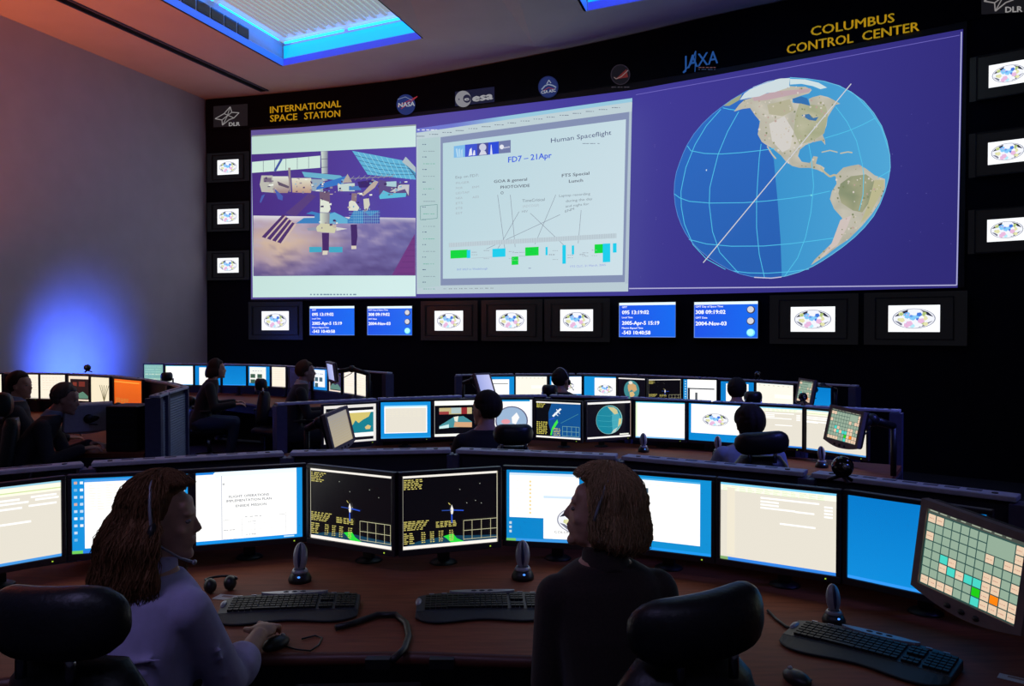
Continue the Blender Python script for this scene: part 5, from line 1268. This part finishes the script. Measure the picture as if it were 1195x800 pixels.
def person(label, loc, yaw, top=1.33, lean=0.06, side=0.0, head_yaw=0.0, head_pitch=0.0, head_roll=0.0, rhand=None, lhand=None, cloth=SUIT, trousers=SUIT, hair=None, sleeve=1.0, vox=0.009, female=False, folds=False, collar=None, twist=0.0, scale=1.0, shoulder_w=1.0, hsz=1.0):
    root_mb = MB(); cl = MB()
    kz = (top - 0.53) / (1.335 - 0.53)
    def sp(z):         # spine point for nominal height z
        t = max(0.0, (z - 0.55) / 0.5); y = lean * t ** 1.25; x = side * t
        return Vector((x, y, 0.53 + (z - 0.53) * kz if z > 0.53 else z))
    tw = lambda z: Matrix.Rotation(twist * max(0.0, min(1.0, (z - 0.55) / 0.4)), 3, 'Z')
    w1 = 0.92 if female else 1.0; w1 *= shoulder_w
    secs = [(0.45, 0.16, 0.115), (0.53, 0.175, 0.125), (0.60, 0.168, 0.12), (0.70, 0.138 if female else 0.15, 0.1), (0.80, 0.148 if female else 0.16, 0.108), (0.90, 0.163, 0.112), (0.97, 0.168, 0.1), (1.02, 0.165, 0.088), (1.05, 0.132, 0.07), (1.075, 0.082, 0.062), (1.10, 0.056, 0.056)]
    def torso(mb, g, upto=99):
        rings = []
        for z, rx, ry in secs:
            if z > upto: break
            c = sp(z); rings.append([c + tw(z) @ Vector(((rx * w1 + g) * math.copysign(abs(math.cos(R(a))) ** 0.85, math.cos(R(a))), (ry + g) * math.copysign(abs(math.sin(R(a))) ** 0.85, math.sin(R(a))), 0)) for a in range(0, 360, 15)])
        mb.loft(rings)
    torso(root_mb, 0.0); torso(cl, 0.012, 1.09)
    C = sp(1.2) + Vector((0, 0.02, 0)); nb = sp(1.05)
    Mh = Matrix.Rotation(head_yaw, 3, 'Z') @ Matrix.Rotation(head_pitch, 3, 'X') @ Matrix.Rotation(head_roll, 3, 'Y')
    H = lambda p: C + Mh @ (Vector(p) * hsz)
    root_mb.cap(nb, 0.058 * w1, H((0, -0.02, -0.05)), 0.054 * w1, 16)
    E = lambda c, r: root_mb.ell(H(c), tuple(v * hsz for v in r), Mh, 20, 14)
    E((0, -0.012, 0.03), (0.072, 0.09, 0.085)); E((0, 0.018, -0.015), (0.06, 0.074, 0.096)); E((0, 0.034, -0.072), (0.046, 0.048, 0.04)); E((0, 0.076, -0.096), (0.022, 0.018, 0.017))
    E((0, 0.074, 0.03), (0.046, 0.016, 0.013))
    root_mb.cap(H((0, 0.084, 0.018)), 0.007, H((0, 0.105, -0.018)), 0.0085 * hsz, 10); E((0, 0.094, -0.024), (0.014, 0.013, 0.008)); E((0, 0.05, -0.056), (0.038, 0.042, 0.036)); E((0, 0.062, 0.05), (0.05, 0.018, 0.03))
    E((0, 0.09, -0.049), (0.02, 0.008, 0.006)); E((0, 0.088, -0.061), (0.018, 0.008, 0.007)); E((0, 0.078, -0.075), (0.015, 0.008, 0.008))
    for s in (-1, 1):
        E((s * 0.073, -0.006, -0.006), (0.008, 0.018, 0.03)); E((s * 0.035, 0.055, -0.02), (0.022, 0.022, 0.02))
    # arms
    elb = {}
    for s, hand in ((1, rhand), (-1, lhand)):
        S = sp(1.0) + tw(1.0) @ Vector((s * 0.172 * w1, 0, 0)); T = Vector(hand) if hand is not None else Vector((s * 0.2, 0.42, 0.77))
        el, wr = bone2(S, T, 0.285, 0.25, Vector((s * 0.3, -0.3, -1)))
        elb[s] = (S, el, wr)
        root_mb.cap(S - Vector((s * 0.03, 0, 0.02)), 0.042, el, 0.038, 14); root_mb.cap(el, 0.04, wr, 0.026, 14)
        fd = (wr - el).normalized(); fl = Vector((fd.x, fd.y, 0)).normalized() * 0.85 + fd * 0.3
        add_hand(root_mb, wr, fl, Vector((0, 0, 1)) + fd.cross(Vector((0, 0, 1))) * 0.15 * s, s, 0.7)
        cl.cap(S + Vector((-s * 0.012, 0, -0.012)), 0.064, el, 0.052, 16)
        e2 = el + (wr - el) * (0.92 * sleeve if sleeve > 0.5 else sleeve)
        cl.cap(el, 0.052, e2, 0.045, 16)
        if sleeve < 0.5: cl.cap(el + (e2 - el) * 0.75, 0.062, e2 + fd * 0.012, 0.060, 16)
        if folds:
            for k in range(7):
                p = S + (el - S) * (0.12 + 0.13 * k); q = Vector((random.uniform(-1, 1), -1, random.uniform(-.4, .6))).normalized()
                cl.cap(p + q * 0.051 + Vector((s * 0.03, 0, 0.02)), 0.008, p + q * 0.049 + Vector((-s * 0.05, 0, -0.03)), 0.008, 8)
    if folds:
        for k in range(8):
            z = 0.62 + 0.045 * k; c = sp(z); xx = random.uniform(-0.02, 0.1)
            cl.cap(c + Vector((xx, -0.118, 0.0)), 0.009, c + Vector((xx + random.uniform(0.05, 0.1), -0.09, random.uniform(-0.02, 0.035))), 0.006, 8)
    # legs
    tr = MB()
    for s in (-1, 1):
        hp, kn, an = Vector((s * 0.095, 0.02, 0.53)), Vector((s * 0.13, 0.42, 0.52)), Vector((s * 0.13, 0.36, 0.09))
        root_mb.cap(hp, 0.085, kn, 0.058, 14); root_mb.cap(kn, 0.056, an, 0.038, 14); root_mb.cap(an, 0.036, an + Vector((0, 0.13, -0.05)), 0.03, 12)
        tr.cap(hp, 0.1, kn, 0.072, 14); tr.cap(kn, 0.072, an + Vector((0, 0, 0.03)), 0.06, 14)
    tr.ell((0, 0.0, 0.53), (0.19, 0.14, 0.1))
    body = voxel(root_mb, 'person', SKIN, vox)
    body.location = (loc[0], loc[1], 0); body.rotation_euler = (0, 0, yaw); body.scale = (scale,) * 3
    tag(body, label, 'person', 'operators at the consoles')
    voxel(cl, 'blouse' if female else 'jacket', cloth, max(vox, 0.007), body, 5); voxel(tr, 'trousers', trousers, max(vox, 0.01), body, 3)
    for s in (-1, 1):
        MB().ell((s * 0.13, 0.42, 0.05), (0.045, 0.13, 0.045), n=14, m=8).build('shoe', BLACK, body, True)
        e = MB().ell(H((s * 0.03, 0.077, 0.008)), (0.011, 0.008, 0.006), Mh, 12, 8); e.build('eye', EYEW, body, True)
    if collar:
        cb = MB(); rings = []
        for zz, rr in ((1.055, 0.084), (1.082, 0.074), (1.108, 0.068), (1.114, 0.065)):
            c = sp(zz); rings.append([c + Vector((rr * w1 * math.cos(R(a)), rr * math.sin(R(a)) * 0.95, 0.012 * -math.sin(R(a)))) for a in range(0, 360, 18)])
        cb.loft(rings); voxel(cb, 'collar', collar, 0.006, body, 2)
    # hair
    hs = dict(mat=HAIR_DARK, length=0.0, vol=0.014, locks=90, strands=0, face=58, wave=0.0, seed=3, lock_r=0.012, back=-48, fringe=34, temple=-8)
    hs.update(hair or {}); rnd = random.Random(hs['seed']); lk = MB(); st = MB()
    g = hs['vol']; er = Vector((0.072 + g, 0.09 + g, 0.085 + g)); ec = Vector((0, -0.012, 0.03))
    def path(az, jit, n=11):
        """from the crown over the scalp, then hanging"""
        A = abs(az); e1 = hs['fringe'] if A < hs['face'] else (hs['temple'] if A < 105 else hs['back'])
        if A >= hs['face'] and A < hs['face'] + 22: e1 = hs['fringe'] + (hs['temple'] - hs['fringe']) * (A - hs['face']) / 22
        long = hs['length'] > 0 and A > hs['face'] + 14
        if long: e1 = -2
        pts = []
        for k in range(n):
            e = 86 + (e1 - 86) * k / (n - 1); ce, se = math.cos(R(e)), math.sin(R(e)); rr = 1 + jit
            pts.append(H((ec.x + er.x * rr * ce * math.sin(R(az)), ec.y + er.y * rr * ce * math.cos(R(az)), ec.z + er.z * rr * se)))
        if long:
            out = (pts[-1] - C); out.z = 0; out.normalize(); p = pts[-1]; L = hs['length'] * rnd.uniform(0.9, 1.06) * (0.88 if A < 100 else 1.0); ph = rnd.uniform(0, 6)
            for k in range(1, 11):
                v = k / 10; sway = hs['wave'] * math.sin(ph * 0.25 + v * 7.5) * v
                flare = hs.get('flare', 0.02) * math.sin(v * 2.6) - hs.get('tuck', 0.0) * max(0, v - 0.75) * 4
                pts.append(p + out * (flare + sway) + Vector((0, 0, -L * v)) + Vector((-out.y, out.x, 0)) * hs['wave'] * 0.6 * math.sin(v * 6 + ph))
        return pts
    N = hs['locks']; front = lambda az: 1.0 if abs(az) > hs['face'] + 10 else 0.5
    for k in range(N):
        az = -180 + 360 * (k + 0.5) / N + rnd.uniform(-1, 1); pts = path(az, rnd.uniform(-0.02, 0.04) - (0.10 if front(az) < 1 else 0)); r = hs['lock_r'] * rnd.uniform(0.8, 1.15) * front(az)
        lk.tube(pts, [r * (1.0 if i < len(pts) - 3 else 1.0 - 0.22 * (i - len(pts) + 4)) for i in range(len(pts))], 7)
    lk.ell(H(ec + Vector((0, -0.008, 0.006))), (er.x - 0.004, er.y - 0.004, er.z), Mh, 18, 12) if hs['length'] == 0 and False else None
    lk.ell(H(ec + Vector((0, -0.022, 0.012))), ((er.x - 0.004) * hsz, (er.y - 0.018) * hsz, (er.z - 0.004) * hsz), Mh, 18, 12)
    hm = voxel(lk, 'hair', hs['mat'], max(0.005, vox * 0.8), body, 2)
    if hs['strands']:
        for k in range(hs['strands']):
            az = rnd.uniform(-180, 180); pts = [p + Vector((rnd.uniform(-1, 1), rnd.uniform(-1, 1), rnd.uniform(-1, 1))) * 0.004 for p in path(az, rnd.uniform(0.05, 0.21))]
            st.tube(pts, [0.0011] * (len(pts) - 1) + [0.0004], 4)
        tag(st.build('loose_strands', hs['mat'], hm, True), kind='stuff')
    body['_H'] = 0; del body['_H']
    W2 = Matrix.Translation(Vector((loc[0], loc[1], 0))) @ Matrix.Rotation(yaw, 4, 'Z') @ Matrix.Scale(scale, 4)
    return body, (lambda p: W2 @ H(p)), elb, W2, Mh
def headset(label, Hw, ear=1, boom=True, cable=None, metal=SILVER):
    o = Hw((0, 0, 0)); t = thing('headset', label, 'headset', o)
    L = lambda p: Hw(p) - o
    pts = [L((0.118 * math.sin(R(a)), 0.0 - 0.03 * math.cos(R(a)), -0.005 + 0.152 * math.cos(R(a)))) for a in range(-88, 89, 8)]
    MB().tube(pts, 0.0045, 8).build('headband', metal, t, True)
    for s in (-1, 1):
        if s == ear or boom is True:
            MB().ell(L((s * 0.112, 0.004, -0.012)), (0.016, 0.028, 0.03), None, 14, 10).build('ear_cup', BLACK, t, True)
    if boom:
        m = MB().tube([L((ear * 0.104, -0.01, -0.025)), L((ear * 0.103, 0.03, -0.055)), L((ear * 0.09, 0.075, -0.085)), L((ear * 0.07, 0.105, -0.1))], [0.003, 0.003, 0.003, 0.004], 8).build('microphone_boom', metal, t, True)
        MB().ell(L((ear * 0.067, 0.11, -0.102)), (0.007, 0.009, 0.007), None, 10, 8).build('microphone', metal, m, True)
    if cable: MB().tube([L((ear * 0.1, -0.02, -0.035))] + [Vector(p) - o for p in cable], 0.0028, 6).build('cable', BLACK, t, True)
    return t
def loc_px(px, Y): return ((px - 597.5) * Y / FPX, Y)

# --- front row
P1 = loc_px(148, 2.18)
b1, H1, e1, M1, _ = person('woman in lilac blouse with long auburn hair and headset, hand on mouse', P1, R(-24), 1.352, lean=0.07, head_yaw=R(-58), head_pitch=R(-4), cloth=SHIRT, trousers=SUIT, female=True, folds=True, sleeve=0.34, vox=0.0055, collar=SHIRT, shoulder_w=0.98, hsz=0.93,
       rhand=(0.06, 0.43, 0.795), lhand=(-0.25, 0.36, 0.78), hair=dict(mat=HAIR_AUBURN, length=0.245, vol=0.018, locks=130, strands=1300, wave=0.022, flare=0.062, seed=11, face=64, temple=-2, fringe=44, lock_r=0.011))
headset('silver and black headset with microphone boom worn by the auburn-haired woman', H1, 1, True, None)
P2 = loc_px(724, 2.26)
b2, H2, e2_, M2, _ = person('woman in dark jacket with blond bob, seen from behind, looking left', P2, R(10), 1.365, lean=0.05, side=-0.025, head_yaw=R(66), head_pitch=R(5), cloth=BROWNSUIT, trousers=SUIT, female=True, vox=0.0055, collar=BROWNSUIT, shoulder_w=0.97, hsz=0.93,
       rhand=(0.14, 0.33, 0.78), lhand=(-0.05, 0.31, 0.78), hair=dict(mat=HAIR_BLOND, length=0.12, vol=0.022, locks=130, strands=1300, wave=0.003, flare=0.012, tuck=0.03, seed=5, face=62, fringe=40, temple=0, lock_r=0.011))
headset('thin silver headset band over the blond bob', H2, 1, None)
office_chair('black high-backed chair in the left foreground behind the lilac blouse', 52, 684, 1.80, R(-18), 0.37, 0.165)
office_chair('black high-backed chair in the right foreground beside the dark jacket', 826, 690, 1.86, R(20), 0.36, 0.16)
# --- middle console
person('dark-haired man seen from behind at the middle console, glancing left', loc_px(569, 5.5), R(8), 1.315, lean=0.1, head_yaw=R(42), cloth=SUIT, vox=0.009, hair=dict(mat=HAIR_DARK, seed=21, vol=0.016))
office_chair('black chair behind the dark-haired man, middle console', 600, 494.5, 5.0, R(6), 0.25, 0.13)
person('person in pale blue shirt hidden behind a wide headrest, middle console', loc_px(877, 5.15), R(-12), 1.235, lean=0.12, head_yaw=R(14), cloth=BLUESHIRT, lhand=(-0.3, 0.4, 0.78), vox=0.009, hair=dict(mat=HAIR_DARK, seed=22, vol=0.017, back=-55))
office_chair('black chair with wide headrest at the right of the middle console', 890, 503.5, 4.75, R(-10), 0.315, 0.135)
# --- far console
b5, H5, _, _, _ = person('person with headset seen from behind at the far console', loc_px(652, 9.0), R(-20), 1.29, lean=0.08, head_yaw=R(-30), cloth=SUIT, vox=0.011, hair=dict(mat=HAIR_DARK, seed=23, vol=0.018))
headset('headset with pale microphone on the person at the far console', H5, 1, True, None, mat('white_foam', (220, 220, 222), 0.7, noise_scale=30, amount=0.05))
office_chair('black chair behind the headset wearer at the far console', 641, 448.5, 8.5, R(-10), 0.17, 0.12)
person('dark-haired person low in the seat at the far console', loc_px(860, 8.3), R(-16), 1.21, lean=0.12, cloth=SUIT, vox=0.011, hair=dict(mat=HAIR_DARK, seed=24, vol=0.018, back=-55))
office_chair('black chair at the far console right of the dark head', 879, 456.2, 7.9, R(-14), 0.175, 0.12)
# --- corner console
person('long-haired woman in dark top and jeans, in profile at the corner console', loc_px(233, 10.6), R(-72), 1.345, lean=0.14, head_yaw=R(-6), cloth=SUIT, trousers=JEANS, female=True, vox=0.011, hair=dict(mat=HAIR_DARK, length=0.13, vol=0.022, seed=25, flare=0.02))
person('man in dark suit with brown hair, in profile at the corner console', loc_px(338, 9.5), R(-70), 1.375, lean=0.12, head_yaw=R(-8), cloth=SUIT, trousers=SUIT, collar=PAPER, vox=0.009, hair=dict(mat=HAIR_BROWN, seed=26, vol=0.02))
office_chair('black chair under the long-haired woman, corner console', 221, 462, 10.7, R(-72), 0.32, 0.12)
office_chair('black chair under the man in dark suit, corner console', 323, 470, 9.6, R(-70), 0.32, 0.12)
office_chair('empty black chair between the two people at the corner console', 302.5, 441, 10.4, R(-35), 0.15, 0.16)
office_chair('empty black chair behind the louvered end of the left console', 195, 434, 10.6, R(30), 0.15, 0.12)
# --- left console
person('dark-haired man in open jacket sitting upright at the left edge', loc_px(14, 7.3), R(-60), 1.372, lean=0.03, head_yaw=R(-35), cloth=GREYSUIT, vox=0.009, collar=BLUESHIRT, hair=dict(mat=HAIR_DARK, seed=27, vol=0.014))
person('grey-haired man in dark suit leaning towards the touch panel, left console', loc_px(18, 6.55), R(-72), 1.30, lean=0.24, head_yaw=R(-6), head_pitch=R(-14), cloth=GREYSUIT, vox=0.008, collar=BLUESHIRT, rhand=(0.18, 0.5, 0.79), lhand=(-0.05, 0.52, 0.8), hair=dict(mat=HAIR_GREY, seed=28, vol=0.014))
office_chair('dark green chair at the left edge behind the leaning man', 2, 457, 6.5, R(-62), 0.36, 0.2, GREENLEATHER)

# ================================================================== SMALL THINGS ON THE DESKS
def keyboard(label, pl, pr):
    A, B = atz(*pl, DESKZ + 0.01), atz(*pr, DESKZ + 0.01); m = (A + B) / 2; d = B - A; L = math.hypot(d.x, d.y)
    t = thing('keyboard', label, 'keyboard', (m.x, m.y, DESKZ), math.atan2(d.y, d.x), 'curved ergonomic keyboards')
    n = 24; w_ = L / 2
    rear = [(-w_ + L * k / n, 0.10 + 0.018 * math.cos(math.pi * (k / n - 0.5)) - 0.03 * (abs(k / n - 0.5) * 2) ** 6) for k in range(n + 1)]
    mid = [(x, -0.045 + 0.008 * math.cos(x / w_ * 3.0)) for x, _ in rear]
    frontp = [(-w_ + L * k / n, -0.115 + 0.014 * math.cos((k / n - 0.5) * 9) + 0.04 * (abs(k / n - 0.5) * 2) ** 8) for k in range(n + 1)]
    def slab(pa, pb, za, zb, z0=0.004):
        mb = MB(); N = len(pa)
        vs = [(x, y, za) for x, y in pa] + [(x, y, zb) for x, y in pb] + [(x, y, z0) for x, y in pa] + [(x, y, z0) for x, y in pb]
        fs = []
        for k in range(N - 1):
            fs += [(k, k + 1, N + k + 1, N + k), (2 * N + k, 2 * N + k + 1, 3 * N + k + 1, 3 * N + k), (k, k + 1, 2 * N + k + 1, 2 * N + k), (N + k, N + k + 1, 3 * N + k + 1, 3 * N + k)]
        fs += [(0, N, 3 * N, 2 * N), (N - 1, 2 * N - 1, 4 * N - 1, 3 * N - 1)]
        return mb.add(vs, fs)
    slab(rear, mid, 0.034, 0.022).build('base', KEYBODY, t, bevel=0.003)
    slab(mid, frontp, 0.022, 0.010).build('palm_rest', PALM, t, bevel=0.003)
    keys = MB(); z0 = lambda y: 0.022 + (y + 0.04) / 0.14 * 0.012
    for r_ in range(6):
        y = 0.066 - r_ * 0.0192
        for (x0, x1, cnt) in ((-w_ + 0.03, w_ * 0.38, 15), (w_ * 0.42, w_ * 0.62, 3), (w_ * 0.66, w_ * 0.95, 4)):
            if x0 > w_ * 0.4 and x0 < w_ * 0.6 and r_ == 3: continue
            p = (x1 - x0) / cnt
            for k in range(cnt):
                if r_ == 5 and cnt == 15 and 4 <= k <= 8:
                    if k > 4: continue
                    keys.box((x0 + p * 6.5, y + 0.006 * math.cos(x0), z0(y) + 0.004), (p * 4.8, 0.0155, 0.008)); continue
                x = x0 + p * (k + 0.5); keys.box((x, y + 0.006 * math.cos(x / w_ * 2), z0(y) + 0.004), (p * 0.86, 0.0155, 0.008))
    tag(keys.build('keys', KEYS, t), kind='stuff')
    hot = MB()
    for k in range(9): hot.box((-w_ + 0.05 + k * (L - 0.1) / 8, 0.086 + 0.016 * math.cos((k / 8 - 0.5) * 3), 0.036), (0.018, 0.006, 0.004))
    tag(hot.build('hot_keys', SILVER, t), kind='stuff')
    cres = [(0.12 * math.cos(R(a)), 0.112 - 0.028 * math.sin(R(a))) for a in range(0, 181, 12)] + [(-0.07, 0.118), (0, 0.121), (0.07, 0.118)]
    MB().prism(cres, 0.02, 0.041).build('control_strip', SILVER, t)
    for k in (-1, 0, 1): MB().ell((k * 0.03, 0.105, 0.041), (0.011, 0.006, 0.003), n=10, m=6).build('media_button', KEYBODY, t, True)
    MB().ell((-w_ + 0.006, 0.03, 0.026), (0.012, 0.032, 0.012), n=12, m=8).build('scroll_wheel_pod', SILVER, t, True)
    return t
keyboard('black curved keyboard beside the lilac sleeve and resting hand', (257, 714), (419, 708))
keyboard('black curved keyboard between the two women', (486, 711), (640, 708))
keyboard('black curved keyboard under the touch panel at right', (921, 738), (1117, 788))
def cradle(label, px, py, rz=0.0):
    p = atz(px, py, DESKZ)
    t = thing('mouse_cradle', label, 'mouse cradle', (p.x, p.y, DESKZ), rz, 'upright mouse charging cradles')
    MB().lathe([(0.001, 0.0), (0.044, 0.0), (0.046, 0.012), (0.038, 0.03), (0.022, 0.042), (0.001, 0.046)], 20).build('base', BLACK, t, True)
    MB().ell((0.005, -0.038, 0.027), (0.006, 0.004, 0.004), n=10, m=6).build('charge_light', LEDB, t, True)
    m = MB().ell((0, 0.008, 0.095), (0.029, 0.02, 0.058), Matrix.Rotation(R(-12), 3, 'X'), 18, 12).build('mouse', SILVER, t, True)
    MB().ell((0, -0.005, 0.105), (0.008, 0.013, 0.048), Matrix.Rotation(R(-12), 3, 'X'), 12, 10).build('button_stripe', mat('dark_blue_plastic', (28, 32, 72), 0.35, noise_scale=50, amount=0.1), m, True)
    MB().lathe([(0.028, 0.034), (0.034, 0.04), (0.026, 0.052), (0.022, 0.05)], 18).build('cradle_ring', SILVER, t, True)
    return t
cradle('upright silver mouse in black cradle below the FLIGHT OPERATIONS monitor', 350, 678)
cradle('upright silver mouse in black cradle left of the blond woman', 610, 675)
cradle('upright silver mouse in black cradle above the right keyboard', 973, 726).scale = (0.85, 0.85, 0.85)
cradle('upright silver mouse in cradle, middle console, below the blank white monitor', 751, 527)
cradle('upright silver mouse in cradle, middle console, below the oval emblem monitor', 838, 531)
cradle('upright silver mouse in cradle, middle console, below the right touch panel', 959, 545)
# mouse and cable under the woman's hand
p = atz(322, 755, DESKZ)
t = thing('computer_mouse', 'small dark mouse with thin cable beside the resting hand', 'mouse', (p.x, p.y, DESKZ), R(-30))
MB().ell((0, 0, 0.012), (0.03, 0.052, 0.022), n=18, m=10).build('body', BLACK, t, True); MB().cone((-0.004, 0.03, 0.028), (0.004, 0.03, 0.028), 0.008, 0.008, 12).build('wheel', SILVER, t, True)
tag(MB().tube([atz(u, v, DESKZ + 0.004) for u, v in ((328, 752), (345, 757), (362, 759), (372, 752), (376, 744), (368, 741), (352, 745))], 0.0028, 6).build('mouse_cable', BLACK, None, True), 'thin red-black mouse cable looping on the desk near the left keyboard', 'cable')
p = atz(930, 796, DESKZ)
t = thing('computer_mouse', 'small black mouse at the bottom edge below the right keyboard', 'mouse', (p.x, p.y, DESKZ), R(20))
MB().ell((0, 0, 0.012), (0.03, 0.052, 0.022), n=18, m=10).build('body', BLACK, t, True); MB().cone((-0.004, 0.03, 0.028), (0.004, 0.03, 0.028), 0.008, 0.008, 12).build('wheel', SILVER, t, True)
tag(MB().tube([atz(u, v, DESKZ + 0.004) for u, v in ((917, 782), (922, 786), (940, 788), (947, 793), (938, 797))], 0.0028, 6).build('mouse_cable', BLACK, None, True), 'black cable curling at the bottom edge right of the foreground chair', 'cable')
tag(MB().tube([atz(u, v, DESKZ + 0.012) for u, v in ((392, 732), (415, 726), (440, 717), (462, 717), (474, 727), (477, 742), (472, 757), (458, 770))], 0.011, 8).build('gooseneck_cable', BLACK, None, True), 'thick black gooseneck cable curling between the two left keyboards', 'cable')
tag(MB().tube([atz(u, v, DESKZ + 0.006) for u, v in ((896, 712), (906, 722), (918, 731), (934, 736))], 0.005, 8).build('keyboard_cable', BLACK, None, True), 'black cable running from the right foreground chair to the right keyboard', 'cable')
# spare headset lying by the left keyboard, cards
p = atz(257, 690, DESKZ)
t = thing('spare_headset', 'folded black headset lying behind the left keyboard', 'headset', (p.x, p.y, DESKZ), R(15))
for s in (-1, 1): MB().ell((s * 0.035, 0.01 * s, 0.028), (0.024, 0.03, 0.028), n=14, m=10).build('ear_pad', BLACK, t, True)
MB().tube([(-0.035 + 0.0 * k, -0.01, 0.04) if k == 0 else (0.06 * math.cos(R(180 - 22.5 * k)), 0.05 * math.sin(R(22.5 * k)), 0.045) for k in range(9)], 0.005, 6).build('band', BLACK, t, True)
def card(label, px, py, w_, h_, rz):
    p = atz(px, py, DESKZ); t = thing('note_card', label, 'card', (p.x, p.y, DESKZ), rz)
    MB().box((0, 0, 0.0012), (w_, h_, 0.0016)).build('sheet', PAPER, t); MB().box((0, 0.008, 0.0022), (w_ * 0.5, h_ * 0.3, 0.0004)).build('print', mat('printed_block', (150, 120, 110), 0.8, noise_scale=40, amount=0.1), t)
card('white printed card beside the left keyboard', 264, 697, 0.085, 0.055, R(-14)); card('pale card at the bottom right corner of the desk', 1186, 793, 0.09, 0.04, R(-40))
# ball cameras on the rails
def ball_camera(label, px, py, z, r):
    p = atz(px, py, z); t = thing('ball_camera', label, 'camera', (p.x, p.y, z))
    MB().ell((0, 0, r * 1.5), (r, r, r), n=20, m=14).build('ball', mat('gloss_black', (14, 13, 17), 0.12, noise_scale=20, amount=0.1, coat=0.5), t, True)
    MB().cone((0, -r * 0.8, r * 1.6), (0, -r * 1.03, r * 1.65), r * 0.35, r * 0.32, 14).build('lens', CHROME, t, True)
    for k in range(3):
        a = R(120 * k + 30); MB().tube([(0, 0, r * 0.7), (r * 0.9 * math.cos(a), r * 0.9 * math.sin(a), r * 0.35), (r * 1.3 * math.cos(a), r * 1.3 * math.sin(a), r * 0.14)], r * 0.18, 8).build('foot', BLACK, t, True)
ball_camera('glossy black ball camera on the front console rail at right', 983, 563, Z_F + 0.024, 0.04)
ball_camera('small black ball camera on the middle console rail above the right touch panel', 937, 470.5, Z_2 + 0.02, 0.035)
ball_camera('tiny dark ball camera on the far console rail', 884, 442.6, Z_3 + 0.02, 0.04)
ball_camera('tiny dark ball camera on the left console rail', 102, 434.6, Z_L + 0.02, 0.04)
# small white plates on the rails
for k, (px, py, z) in enumerate(((613, 462.6, Z_2), (629, 462.8, Z_2), (694, 463.6, Z_2), (715, 464, Z_2), (896, 471.5, Z_2), (915, 472.4, Z_2))):
    p = atz(px, py, z + 0.014); tag(MB().box((p.x, p.y, z + 0.0165), (0.03, 0.02, 0.006)).build('white_plate', PAPER), 'small white plate on the middle console top rail, %s from left' % ORD[k], 'plate', 'white plates on the middle rail')
